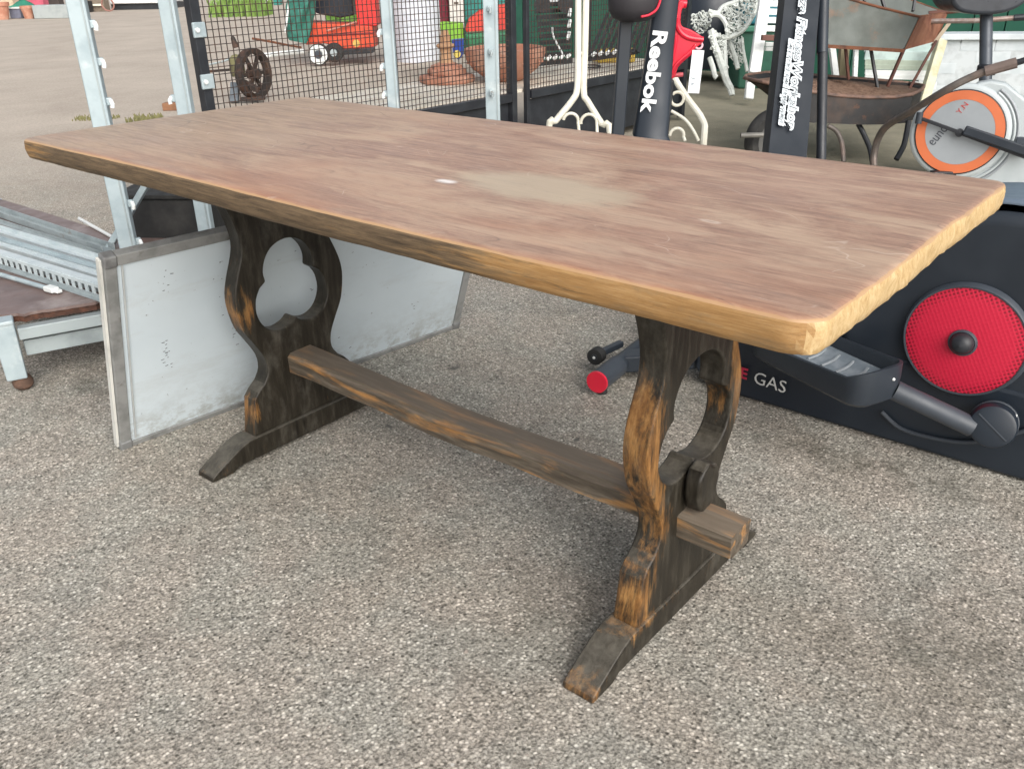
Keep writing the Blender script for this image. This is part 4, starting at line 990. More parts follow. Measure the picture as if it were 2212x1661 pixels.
# ================================================================ SECOND MACHINE: LETTERED COLUMN
def column_machine():
    D = 2.75
    o = empty('exercise_machine', foot(1700, 300, D), ANG, 'dark machine column covered in pale Fitness Workshop lettering, in front of the wheelbarrows', 'exercise machine')
    a = pd(1693, 318, D); b = pd(1729, -60, D); d = (b - a).normalized()
    b0 = a.copy(); b0 = a - d * (a.z - .05) / d.z
    nf = RH.cross(d).normalized()
    def sec(p, wd): return [p + RH * (wd / 2 * i) + nf * (.05 * j) for i, j in ((-.85, -1), (.85, -1), (1, -.6), (1, 1), (-1, 1), (-1, -.6))]
    S_ = [sec(b0, .125), sec(a, .118), sec(b, .106)]
    vs = [q for r_ in S_ for q in r_]; fs = [(k * 6 + i, k * 6 + (i + 1) % 6, (k + 1) * 6 + (i + 1) % 6, (k + 1) * 6 + i) for k in range(2) for i in range(6)] + [tuple(range(6))[::-1], tuple(12 + i for i in range(6))]
    MB().add(vs, fs).build('column', mat('matt_navy_black', (.012, .017, .025), .62, 0, (.017, .023, .032), 4, bs=.1, bsc=300, bd=.0005, spec=.3), o, ang=60)
    p0 = pd(1774, 330, D); p1 = pd(1780, -60, D); dd = (p1 - p0).normalized()
    p00 = p0 - dd * (p0.z - .06) / dd.z
    MB().tube([p00, p1], .0155, 16).build('side_tube', M_black, o)
    pj = pd(1776, 114, D); MB().tube([pj - dd * .004, p1 + dd * .001], .0175, 16).build('side_tube_sleeve', M_plastic, o)
    MB().bar(b0 - RH * .28, b0 + RH * .35, .06, .05).build('floor_bar', M_black, o, bev=.006)
    MB().bar(b0, b0 + FH * .5, .08, .05).build('floor_beam', M_black, o, bev=.006)
    # lettering: runs down the column, tops to the right
    white = mat('sticker_white', (.62, .68, .72), .5, bs=0); dark = mat('sticker_ink', (.035, .045, .055), .5, bs=0)
    def run(s, pa, pb, size, lift=.0):
        A_ = pd(*pa, D); B_ = pd(*pb, D); dn = (B_ - A_).normalized(); r2 = (RH - dn * RH.dot(dn)).normalized(); nz = dn.cross(r2)
        tm = Matrix((dn, r2, nz)).transposed().to_4x4(); tm.translation = A_ - FW * .012 + nz * (.052 + lift)
        # measure and fit
        cu = bpy.data.curves.new('l', 'FONT'); cu.body = s; cu.size = size; ob = bpy.data.objects.new('l', cu); C.objects.link(ob); bpy.context.view_layer.update(); wd = ob.dimensions.x; bpy.data.objects.remove(ob); bpy.data.curves.remove(cu)
        sx = (B_ - A_).length / wd
        sh = Matrix.Identity(4); sh[0][1] = .18
        text(s, size, tm @ Matrix.Diagonal((sx, 1, 1, 1)) @ sh, white, 'sticker_lettering', o, ext=.0004, off=.0035)
        tm.translation = tm.translation + nz * .0012
        text(s, size, tm @ Matrix.Diagonal((sx, 1, 1, 1)) @ sh, dark, 'sticker_lettering', o, ext=.0004, off=-.0010)
    run('Pozza FitnessWorkshop', (1718, -30), (1686, 288), .040)
    run('Reconditioned Equipment', (1692, 102), (1670, 280), .024)
column_machine()

# ================================================================ WHEELBARROWS
def tray(o, near, far, bot_near, bot_far, mt, name='tray', wall=.004, name_rim='rim', rim_mt=None, rr=.008):
    """near/far: rim points left->right, bottoms likewise"""
    rim = near + far[::-1]; bot = bot_near + bot_far[::-1]; n = len(rim)
    cen = sum(rim, Vector()) / n
    inner = [q + (cen - q).normalized() * wall * 2 for q in rim]; cb = sum(bot, Vector()) / n
    innb = [q + (cb - q).normalized() * wall * 2 + Vector((0, 0, wall)) for q in bot]
    vs = bot + rim + inner + innb; fs = []
    for L in range(3):
        for i in range(n): fs.append((L * n + i, L * n + (i + 1) % n, (L + 1) * n + (i + 1) % n, (L + 1) * n + i))
    fs.append(tuple(range(n))[::-1]); fs.append(tuple(3 * n + i for i in range(n)))
    MB().add(vs, fs).build(name, mt, o, ang=30)
    MB().tube(rim, rr, 8, closed=True).build(name_rim, rim_mt or mt, o)
def low_barrow():
    D = 4.9
    o = empty('lower_wheelbarrow', foot(1860, 300, D), ANG, 'old black wheelbarrow full of rusty soil with long curved handles, lower of the two', 'wheelbarrow')
    P = lambda x, y, d=D: pd(x, y, d)
    N = 4.75; F = 5.35
    near = [P(1608, 169, N + .25), P(1650, 178, N + .05), P(1690, 187, N), P(1740, 196, N), P(1800, 206, N), P(1870, 211, N), P(1935, 210, N), P(1972, 204, N), P(1992, 193, N + .06)]
    far = [P(1612, 163, F - .2), P(1655, 157, F), P(1700, 158, F), P(1745, 162, F), P(1800, 166, F), P(1865, 171, F), P(1925, 176, F), P(1965, 180, F), P(1996, 186, F - .2)]
    bn = [P(1700, 235, N + .25), P(1708, 248, N + .12), P(1725, 262, N + .08), P(1755, 266, N + .05), P(1805, 268, N + .05), P(1870, 270, N + .05), P(1925, 269, N + .05), P(1957, 266, N + .05), P(1976, 258, N + .12)]
    bf = [P(1702, 232, F - .25), P(1715, 236, F - .12), P(1735, 242, F - .1), P(1760, 244, F - .1), P(1805, 246, F - .1), P(1865, 247, F - .1), P(1920, 246, F - .1), P(1950, 244, F - .1), P(1972, 240, F - .2)]
    M_lb = mat('blackened_barrow_steel', (0.022, 0.022, 0.023), .6, .2, (0.05, 0.034, 0.027), 9, .5, .68, bs=.3, dirt=(0.16, 0.065, 0.03), dsc=7, dlo=.60)
    tray(o, near, far, bn, bf, M_lb, rim_mt=mat('rim_rust', (.20, .12, .09), .7, .1, (.10, .07, .06), 20), rr=.010)
    # soil
    rim = near + far[::-1]; c = sum(rim, Vector()) / len(rim)
    rnd = random.Random(5); vs = []; fs = []; K = 5; n = len(rim)
    for k in range(K + 1):
        f = k / K
        for q in rim: p = q.lerp(c, .03 + .97 * f); vs.append(p + Vector((0, 0, -.020 + .035 * f + rnd.uniform(-.006, .006))))
    for k in range(K):
        for i in range(n): fs.append((k * n + i, k * n + (i + 1) % n, (k + 1) * n + (i + 1) % n, (k + 1) * n + i))
    MB().add(vs, fs).build('soil', mat('rusty_soil', (0.20, 0.125, 0.085), .95, 0, (0.11, 0.060, 0.04), 45, bs=.8, bsc=60, bd=.01), o, kind='stuff')
    tube = lambda pts, r, mt, nm: MB().tube(smooth_line([P(*q) for q in pts], 5), r, 10).build(nm, mt, o)
    Mh = mat('grey_brown_tube', (0.11, 0.095, 0.085), .55, .3, (0.17, .13, .11), 14)
    tube([(1888, 360, 4.6), (1888, 335, 4.6), (1897, 300, 4.55), (1917, 272, 4.45), (1971, 239, 4.25), (2044, 195, 4.05), (2092, 170, 4.0), (2141, 150, 3.95)], .018, Mh, 'handle_tube')
    tube([(2128, 155, 3.96), (2160, 146, 3.93), (2196, 136, 3.9)], .024, mat('dusty_grip', (.16, .12, .105), .8), 'grip')
    tube([(2190, 138, 3.9), (2230, 126, 3.86)], .014, M_black, 'handle_end')
    tube([(1854, 268, 4.85), (1868, 295, 4.85), (1880, 325, 4.85), (1886, 362, 4.85)], .014, M_black, 'leg')
    tube([(1963, 262, 4.8), (1956, 300, 4.8), (1950, 320, 4.8), (1936, 345, 4.8)], .015, M_black, 'leg')
    tube([(1789, 272, 4.8), (1808, 285, 4.8), (1819, 312, 4.8), (1822, 350, 4.8)], .013, Mh, 'leg')
    tube([(1600, 293, 4.8), (1640, 292, 4.8), (1672, 290, 4.8)], .014, mat('grey_axle', (.17, .165, .15), .6, .3), 'axle_stub')
    # wheel
    wc = P(1672, 303, 4.95); 
    wm = frame(wc, RH) @ Matrix.Rotation(R(14), 4, 'Z') @ Matrix.Rotation(PI / 2, 4, 'X')
    wv = MB(wm).lathe([(.115, -.035), (.155, -.042), (.172, -.025), (.178, 0), (.172, .025), (.155, .042), (.115, .035)], None, 40, cap=False).build('tyre', M_rubber, o)
    MB(wm).lathe([(0, -.02), (.05, -.02), (.115, -.028), (.118, 0), (.115, .028), (.05, .02), (0, .02)], None, 32).build('wheel_rim', mat('dull_rim', (.12, .12, .115), .6, .3), o)
    MB().tube(smooth_line([P(1745, 268, 4.85), P(1700, 285, 4.85), P(1672, 300, 4.86)], 4), .013, 10).build('fork', M_black, o)
def top_barrow():
    D = 4.9
    o = empty('upper_wheelbarrow', foot(1880, 100, D), ANG, 'galvanised wheelbarrow with rusty ends and legs, standing in the lower wheelbarrow', 'wheelbarrow')
    P = lambda x, y, d=D: pd(x, y, d)
    M_tr = mat('old_galvanised_tray', (0.115, 0.130, 0.120), .65, .1, (0.085, 0.095, 0.085), 7, .4, .65, bs=.2, dirt=(0.16, 0.095, 0.06), dsc=6, dlo=.57)
    N, F = 4.75, 5.25
    near = [P(1775, -20, N), P(1832, -2, N), P(1898, 16, N), P(1985, 37, N)]
    far = [P(1795, -60, F), P(1850, -40, F), P(1930, -12, F), P(2044, 29, F)]
    bn = [P(1786, 97, N + .05), P(1840, 101, N + .05), P(1895, 104, N + .05), P(1952, 107, N + .05)]
    bf = [P(1800, 78, F - .05), P(1850, 82, F - .05), P(1920, 86, F - .05), P(2022, 88, F - .05)]
    tray(o, near, far, bn, bf, M_tr, rim_mt=M_rust, rr=.007)
    # rusty end plate set just proud of the tray end
    a, b, c, d = near[-1], far[-1], bf[-1], bn[-1]
    nr = (b - a).cross(d - a).normalized()
    if nr.dot(RH) < 0: nr = -nr
    q = [p + nr * .004 for p in (a, b, c, d)]; q2 = [p + nr * .009 for p in (a, b, c, d)]
    MB().add(q + q2, [(0, 1, 2, 3), (7, 6, 5, 4), (0, 4, 5, 1), (1, 5, 6, 2), (2, 6, 7, 3), (3, 7, 4, 0)]).build('end_plate', mat('rust_panel', (0.24, 0.105, 0.06), .8, 0, (0.16, 0.055, 0.032), 9, bs=.2, dirt=(.33, .22, .15)), o)
    MB().bar(bn[0] + Vector((0, 0, -.008)), bn[-1] + Vector((0, 0, -.008)), .02, .018).build('base_rail', M_rust, o)
    Mt = mat('rusty_strut', (0.13, 0.055, 0.04), .75, .2, (0.075, .035, .03), 18)
    for p, q_, m_ in (((1826, 100, 4.85), (1833, 172, 4.95), Mt), ((1881, 106, 4.9), (1896, 194, 4.95), M_black), ((1953, 106, 4.8), (1917, 188, 4.9), Mt), ((2022, 90, 5.1), (1963, 195, 5.05), Mt)):
        MB().bar(P(*p), P(*q_), .022, .014, RH).build('leg', m_, o, bev=.002)
    MB().bar(P(2050, 52, 5.2), P(2015, 98, 5.15), .02, .02, RH).build('side_strut', mat('cream_rust', (.36, .30, .22), .7), o)
    Mh = mat('pink_grey_tube', (0.26, 0.19, 0.165), .5, .3, (.34, .30, .28), 30)
    MB().tube(smooth_line([P(2000, 47, 5.0), P(2060, 46, 4.95), P(2117, 45, 4.9), P(2197, 39, 4.85)], 4), .014, 10).build('handle', Mh, o)
    MB().tube([P(2190, 39.5, 4.85), P(2260, 34, 4.8)], .018, 10).build('grip', M_black, o)
    MB().tube([P(2005, 30, 5.25), P(2090, 22, 5.2), P(2200, 10, 5.1)], .014, 10).build('handle', Mt, o)
    for p, q_ in (((1868, 5, 5.0), (1862, -60, 5.0)), ((1912, 22, 5.0), (1890, -50, 5.0)), ((1972, 25, 5.1), (1985, -50, 5.1))):
        MB().bar(P(*p), P(*q_), .02, .012, RH).build('inner_strut', M_black, o)
low_barrow(); top_barrow()

# ================================================================ EXERCISE BIKE (orange ring)
def bike():
    D = 4.35; SC = D / 3.2 * .98
    o = empty('exercise_bike', foot(2110, 300, D), ANG, 'pale grey exercise bike with orange ringed disc and black pedal arm behind the table', 'exercise bike')
    M_sil = mat('silver_white_plastic', (0.46, 0.505, 0.515), .4, 0, (0.40, 0.445, 0.46), 5, bs=.04)
    M_gr = mat('disc_grey', (0.30, 0.325, 0.345), .45, 0, (0.27, 0.295, 0.315), 5, bs=.03)
    M_or = mat('orange_ring', (0.60, 0.155, 0.058), .5, 0, (0.53, 0.135, 0.05), 5, bs=.03)
    c = pd(2073, 286, D); k = 3.2 / FPX
    toc = (CAM - c).normalized(); z = (toc + Vector((0, 0, -.10))).normalized()
    x = Vector((0, 0, 1)).cross(z).normalized(); y = z.cross(x)
    m = Matrix((x, y, z)).transposed().to_4x4(); m.translation = c; m = m @ Matrix.Scale(SC, 4)
    MB(m).lathe([(0, -.10), (.16, -.10), (.172, -.05), (.172, -.008), (.166, .0), (.158, .003), (0, .003)], None, 64).build('shroud', M_sil, o)
    MB(m).lathe([(.1535, .003), (.1535, .0075), (.150, .0085), (.150, .003)], None, 64, cap=False).build('disc_gap', M_black, o)
    MB(m).lathe([(.149, .003), (.149, .009), (.117, .010), (.117, .003)], None, 64, cap=False).build('orange_ring', M_or, o)
    dk = MB(m).lathe([(0, .0095), (.1165, .0095), (.1165, .003)], None, 64).build('grey_disc', M_gr, o)
    # body running down to the right
    bp = [(.02, .172), (.07, .184), (.12, .176), (.17, .140), (.24, .092), (.36, .045), (.52, .0), (.52, -.20), (.40, -.27), (.05, -.31), (.02, -.19)]
    MB(m).prism(bp, -.13, -.012).build('body', M_sil, o, bev=.015, seg=3, ang=60)
    for i, (r0, s) in enumerate(((.180, M_sil), (.192, M_gr))):
        MB(m).tube([Vector((r0 * math.cos(R(a)), r0 * math.sin(R(a)) - .005, -.008)) for a in range(-70, 60, 6)], .0055, 8).build('moulded_ridge', s, o)
    MB(m).box((.215, -.035, -.006), (.05, .06, .02)).build('vent_panel', M_greyplas, o, bev=.004)
    MB(m).box((.20, -.17, -.010), (.26, .012, .012), Matrix.Rotation(R(-8), 4, 'Z')).build('lower_ridge', M_sil, o, bev=.004)
    # crank
    MB(m).lathe([(0, .0), (.014, 0), (.014, .035), (0, .037)], None, 20).build('crank_hub', M_black, o)
    V = lambda px, py_, z=.03: m @ Vector(((px - 2070) * k, -(py_ - 284) * k, z))
    MB().bar(V(1988, 258), V(2074, 284), .013 * SC, .012 * SC, z).build('crank_arm', M_black, o, bev=.003)
    MB().lathe([(0, -.02), (.012, -.02), (.012, .02), (0, .02)], frame(V(1984, 257), RH) @ Matrix.Scale(SC, 4), 12).build('pedal_pin', M_greyplas, o)
    MB().bar(V(2078, 276, .045), V(2225, 318, .05), .034 * SC, .018 * SC, z).build('foot_bar', M_plastic, o, bev=.008, seg=3)
    MB().bar(V(2076, 286, .036), V(2225, 332, .04), .010 * SC, .014 * SC, z).build('foot_bar_edge', M_black, o, bev=.003)
    # lettering across the disc
    A_ = V(2023, 317, .0105); B_ = V(2062, 252, .0105); e = (B_ - A_).normalized(); u_ = z.cross(e)
    tm = Matrix((e, u_, z)).transposed().to_4x4(); tm.translation = A_; tm = tm @ Matrix.Scale(SC, 4)
    text('euno', .050, tm, mat('disc_ink', (.05, .055, .07), .5, bs=0), 'lettering', dk, ext=.0003, sx=.78)
    tm2 = tm.copy(); tm2.translation = V(2064, 247, .0105)
    text('Y.N', .028, tm2, mat('disc_red_ink', (.6, .06, .05), .5, bs=0), 'red_lettering', dk, ext=.0003)
    # seat post and saddle
    p0 = pd(2128, 215, D + .1); p1 = pd(2131, 25, D + .1)
    MB().tube([p0, p1], .030, 16).build('seat_post', mat('post_grey', (.06, .07, .085), .4, .2), o)
    MB().lathe([(.0, -.02), (.034, -.02), (.034, .012), (.026, .018), (0, .02)], frame(pd(2131, 150, D + .1), RH) @ Matrix.Scale(SC, 4), 18).build('post_clamp', M_black, o)
    sc = pd(2112, 8, D + .1)
    pts = [(-.145, .02), (-.11, -.02), (-.04, -.035), (.04, -.035), (.10, -.02), (.14, .01), (.13, .05), (.05, .09), (-.06, .09), (-.13, .06)]
    MB(frame(sc, RH) @ Matrix.Scale(SC, 4) @ Matrix.Rotation(PI / 2, 4, 'X')).prism([(q.x, q.y) for q in smooth_line([Vector(p) for p in pts], 3, True)], -.09, .09).build('saddle', mat('saddle_vinyl', (.035, .04, .05), .35), o, bev=.02, seg=3, ang=60)
    # floor stand
    MB().bar(Vector((c.x, c.y, .05)) - RH * .1, Vector((c.x, c.y, .05)) + RH * .5, .05, .05).build('floor_bar', M_black, o, bev=.005)
    MB().tube([Vector((c.x, c.y, .05)) + FH * .06 + RH * .1, c + FH * .06 + RH * .1 - Vector((0, 0, .12))], .03, 14).build('frame_strut', M_sil, o)
bike()

# ================================================================ WHITE CAST-IRON CHAIR, PLASTIC CHAIR, BIN, BOARDS
def iron_chair(D, label):
    o = empty('cast_iron_chair', foot(1560, 150, D), ANG, label, 'garden chair')
    M_ci = mat('chalky_white_iron', (0.60, 0.63, 0.60), .6, 0, (0.47, 0.50, 0.47), 20, bs=.3, bsc=60, dirt=(0.30, 0.28, 0.24), dsc=14, dlo=.58)
    P = lambda x, y, d=D: pd(x, y, d)
    V = lambda a, b, d=D: pd(1411 + a * .1387, b * .1387, d)
    tb = lambda pts, r, nm='scroll': MB().tube(smooth_line([V(*q) for q in pts], 4), r, 7).build(nm, M_ci, o)
    # legs
    tb([(900, 480, D), (960, 700), (1040, 950), (1140, 1250), (1215, 1400), (1230, 1490)], [.03] * 16 + [.024] * 5, 'leg')
    tb([(1110, 640), (1120, 900), (1130, 1150), (1180, 1350), (1220, 1480)], .02, 'leg')
    tb([(880, 900), (930, 1050), (960, 1180), (990, 1215)], .022, 'leg')
    tb([(1380, 600, D + .3), (1400, 800, D + .3), (1440, 1000, D + .3), (1460, 1120, D + .3)], .016, 'leg')
    tb([(1180, 640, D + .1), (1260, 850, D + .1), (1320, 1080, D + .1)], .02, 'leg')
    # frame of back and seat
    tb([(860, 180), (1000, 210), (1080, 120), (1180, 70), (1320, 20), (1420, -90)], .020, 'back_rail')
    tb([(880, 260), (960, 230), (1060, 270), (1140, 400), (1160, 560)], .020, 'arm')
    tb([(900, 470), (1000, 560), (1100, 600), (1260, 560), (1400, 470), (1520, 300), (1640, 60), (1680, -60)], .020, 'back_rail')
    rnd = random.Random(8)
    def lattice(poly, nm, d, n, r0, r1):
        import itertools
        b = MB(); P2 = [Vector(q) for q in poly]
        def inside(x, y):
            c_ = False; j = len(P2) - 1
            for i in range(len(P2)):
                if (P2[i].y > y) != (P2[j].y > y) and x < (P2[j].x - P2[i].x) * (y - P2[i].y) / (P2[j].y - P2[i].y) + P2[i].x: c_ = not c_
                j = i
            return c_
        xs = [q.x for q in P2]; ys = [q.y for q in P2]; y = min(ys)
        row = 0
        while y < max(ys):
            x = min(xs) + (row % 2) * r1 * .8
            while x < max(xs):
                if inside(x, y):
                    rr_ = rnd.uniform(r0 * .7, r1 * 1.5); a_ = rnd.uniform(0, 6); b.torus(V(x + rnd.uniform(-16, 16), y + rnd.uniform(-16, 16), d + rnd.uniform(-.03, .03)), rr_ * .1387 * d / FPX, rnd.uniform(.004, .010), -FW + Vector((rnd.uniform(-.6, .6), rnd.uniform(-.6, .6), rnd.uniform(-.3, .3))), 9, 4, a_, a_ + rnd.uniform(3, 5.8))
                x += r1 * 1.65
            y += r1 * 1.5; row += 1
        b.build(nm, M_ci, o, kind='stuff')
    lattice([(1080, 130), (1200, 70), (1420, -80), (1680, -80), (1640, 80), (1520, 300), (1400, 470), (1260, 560), (1170, 560), (1120, 380)], 'back_lattice', D, 0, 17, 26)
    lattice([(890, 470), (1150, 600), (1130, 900), (1140, 1120), (1080, 1050), (900, 800)], 'apron_lattice', D, 0, 17, 26)
    lattice([(1160, 640), (1360, 560), (1390, 800), (1380, 1000), (1290, 1020), (1170, 900)], 'side_lattice', D + .3, 0, 17, 26)
    lattice([(860, 180), (700, 200), (560, 320), (640, 480), (800, 520), (870, 400)], 'seat_lattice', D + .25, 0, 17, 26)
iron_chair(7.2, 'ornate white cast iron garden chair with lattice back, between the black post and lettered column')

def plastic_chair(D):
    o = empty('white_slatted_chair', foot(1650, 120, D), ANG, 'white slatted wooden chair end with tapered leg, left of the lettered machine column', 'chair')
    P = lambda x, y, d=D: pd(x, y, d)
    a, b = P(1662, -70), P(1629, 160); MB().bar(a, b, .09, .05, FH).build('leg', M_white, o, bev=.008)
    MB().bar(P(1622, 172), P(1617, 216), .07, .05, FH).build('foot', M_white, o, bev=.01)
    for i, y in enumerate((8, 26, 44, 62, 96, 106)):
        MB().bar(P(1655 - y * .02, y, D + .02), P(1745, y + 2, D + .1), .03, .045 if y < 90 else .03, (0, 0, 1)).build('slat', M_white, o, bev=.004)
plastic_chair(6.9)
o = empty('brown_board', foot(1650, 82, 6.7), ANG, 'narrow dark red brown board across the white slatted chair', 'board')
MB().bar(pd(1645, 82, 6.75), pd(1760, 84, 6.75), .05, .04).build('plank', mat('red_brown_wood', (.16, .07, .055), .7), o, bev=.004)
def bin_():
    o = empty('green_wheelie_bin', foot(1640, 120, 7.9), ANG, 'dark green wheelie bin with a paler rim behind the white slatted chair', 'bin'); m = MW[o.name]
    MB(m).box((0, 0, .25), (.44, .4, .50), taper=1.1).build('body', mat('bin_green', (.02, .10, .065), .55), o, bev=.02)
    MB(m).box((0, 0, .50), (.54, .5, .05)).build('rim', mat('bin_rim_green', (.05, .20, .135), .5), o, bev=.012)
    MB(m).box((0, .02, .62), (.46, .44, .18)).build('lid', mat('bin_blue', (.02, .15, .20), .5), o, bev=.03)
    MB(m).tube([(-.2, .2, .06), (-.1, .2, .06)], .06, 16).build('wheel', M_rubber, o)
bin_()
o = empty('dark_machine_housing', foot(1500, 0, 8.0), ANG, 'dark rounded machine housing against the green wall above the iron chair', 'machine'); m = frame(foot(1700, 0, 8.1), RH)
o.location = m.translation; MW[o.name] = Matrix.Translation(m.translation) @ Matrix.Rotation(ANG, 4, 'Z')
m = frame(foot(1535, -10, 8.2), RH)
MB(m).lathe([(0, .1), (.32, .12), (.36, .4), (.34, .75), (.2, .95), (0, 1.0)], None, 28).build('housing', M_navy, o)

# cream bench behind the barrows
def bench():
    D = 5.75
    o = empty('cream_bench', foot(1900, 150, D), ANG, 'cream painted wooden bench end and slats seen between the legs of the wheelbarrows', 'bench')
    P = lambda x, y, d=D: pd(x, y, d)
    Mc = mat('flaking_cream_paint', (.56, .56, .40), .65, 0, (.45, .43, .28), 14, dirt=(.28, .24, .14), dlo=.55)
    MB().bar(P(2034, 88), P(1992, 228), .06, .05, FH).build('leg', Mc, o, bev=.005)
    MB().bar(P(1795, 86, D + .2), P(1806, 176, D + .2), .04, .04, FH).build('leg', M_white, o, bev=.004)
    MB().bar(P(1850, 90, D + .3), P(1846, 176, D + .3), .03, .03, FH).build('leg', M_white, o, bev=.004)
    for i, (y, h) in enumerate(((103, .075), (122, .06), (137, .035), (147, .03), (158, .028), (168, .03), (185, .05))):
        MB().bar(P(1868, y - 2, D + .25), P(2022, y + 1, D + .15), .02, h, (0, 0, 1)).build('slat', mat('pale_blue_white', (.52, .64, .62), .6) if i < 2 else (mat('sage_slat', (.40, .46, .38), .6) if i < 4 else M_white), o, bev=.003)
    MB().bar(P(1790, 92, D + .2), P(2020, 96, D + .2), .03, .03, (0, 0, 1)).build('rail', M_white, o, bev=.003)
bench()
o = empty('leaning_timber', foot(1826, 120, 6.3), ANG, 'short brown timber standing between the cream bench legs', 'timber')
MB().bar(pd(1824, 96, 6.2), pd(1818, 186, 6.2), .06, .05, FH).build('post', mat('olive_timber', (.20, .17, .10), .8), o)

# ================================================================ ON THE TRAILER
def terracotta_plinth():
    c = gp(966, 178, Z0 + .012)
    o = empty('terracotta_fountain_plinth', c, ANG, 'stepped terracotta plinth with a sandstone column on the plywood deck of the mesh trailer', 'garden ornament'); m = MW[o.name]
    oc = lambda r: r
    MB(m).lathe([(0, .0), (.165, .0), (.17, .012), (.17, .035), (.16, .044), (0, .044)], None, 8).build('base_slab', M_terra, o, bev=.005)
    MB(m).lathe([(.115, .045), (.12, .06), (.115, .078), (.098, .082), (.095, .098), (.07, .105), (.055, .112), (0, .112)], None, 8).build('step', M_terra, o, bev=.004)
    MB(m).lathe([(.045, .112), (.033, .13), (.030, .165), (.034, .192), (.05, .197), (.056, .207), (.05, .217), (.032, .222), (.030, .245), (.034, .262), (.024, .27), (.02, .292), (0, .294)], None, 24).build('column', M_sand, o)
terracotta_plinth()
def bowl():
    c = gp(1092, 178, Z0 + .012) + FH * .10
    o = empty('terracotta_bowl', c, ANG, 'wide terracotta bowl planter on the trailer deck behind the double black posts', 'planter'); m = MW[o.name]
    MB(m).lathe([(0, 0), (.10, 0), (.12, .01), (.20, .07), (.235, .12), (.245, .155), (.245, .185), (.225, .19), (.215, .175), (.205, .12), (.1, .04), (0, .03)], None, 36).build('bowl', M_terra, o)
    for k in range(10):
        a = 2 * PI * k / 10; MB(m).torus((.225 * math.cos(a), .225 * math.sin(a), .10), .04, .009, (math.cos(a), math.sin(a), .3), 10, 6, PI, 2 * PI).build('swag', M_terra, o)
bowl()
def lounger():
    o = empty('rope_edged_lounger', gp(1240, 145, Z0), ANG, 'black slatted folding lounger edged with black and white rope on the trailer deck', 'lounger')
    P = pd; D = 5.6
    Mk = mat('black_slat', (.018, .02, .022), .5, 0, (.03, .035, .04), 9)
    for k in range(9):
        y = 8 + k * 13.5
        MB().bar(P(1155 + k * 2, y + 4, D), P(1232, y, D + .1), .01, .026, (0, 0, 1)).build('slat', Mk, o)
    for k in range(9):
        x = 1275 + k * 13
        MB().bar(P(x, 118 - k * .5, D + .1), P(x + 38, 30 - k * 2, D + .3), .012, .02, RH).build('slat', Mk, o)
    MB().bar(P(1150, 139, D - .1), P(1235, 131, D), .03, .03).build('bottom_rail', Mk, o); MB().bar(P(1270, 128, D), P(1375, 112, D + .2), .03, .03).build('bottom_rail', Mk, o)
    for k in range(6):
        x = 1153 + k * 14; MB().bar(P(x, 133 - k * 1.3, D - .12), P(x + 9, 124 - k * 1.3, D - .12), .018, .022, RH).build('rope_mark', M_white, o, bev=.005)
    for k in range(4):
        x = 1278 + k * 15; MB().bar(P(x, 122 - k * 1.6, D - .02), P(x + 9, 114 - k * 1.6, D - .02), .018, .022, RH).build('rope_mark', M_white, o, bev=.005)
    for x, y in ((1229, 28), (1228, 52), (1226, 78)): MB().bar(P(x, y + 9, D), P(x + 4, y - 9, D), .018, .022, RH).build('rope_mark', M_white, o, bev=.005)
    MB().tube(smooth_line([P(1193, 60, D - .05), P(1194, 75, D - .05), P(1203, 95, D - .05), P(1216, 118, D - .05)], 4), .006, 8).build('wire', M_white, o)
    MB().bar(P(1175, 2, D + .1), P(1225, 2, D + .1), .03, .06, (0, 0, 1)).build('white_headrest', M_white, o, bev=.01)
    for x in (1172, 1222): MB().lathe([(0, -.02), (.05, -.02), (.05, .02), (0, .02)], frame(P(x, 10, D), RH) @ Matrix.Rotation(PI / 2, 4, 'X'), 18).build('pivot', Mk, o)
lounger()
o = empty('yellow_tool_case', gp(1330, 135, Z0 + .01), ANG, 'small yellow plastic case at the back of the trailer deck beside the dark machine arm', 'tool case'); m = MW[o.name]
MB(m).box((.0, .0, .045), (.26, .1, .09)).build('case', mat('yellow_plastic', (.62, .43, .06), .5), o, bev=.012)
MB(m).box((-.14, -.02, .035), (.06, .06, .05)).build('latch', mat('yellow_plastic', (.62, .43, .06), .5), o, bev=.01)
MB(m).box((.0, -.052, .045), (.2, .008, .02)).build('dark_strip', M_rubber, o)
o = empty('cable_hoop', gp(1270, 146, Z0 + .012), ANG, 'thin dark cable hoop lying on the trailer deck', 'cable'); m = MW[o.name]
MB(m).torus((0, 0, .006), .085, .005, (0, 0, 1), 24, 6).build('hoop', M_black, o)

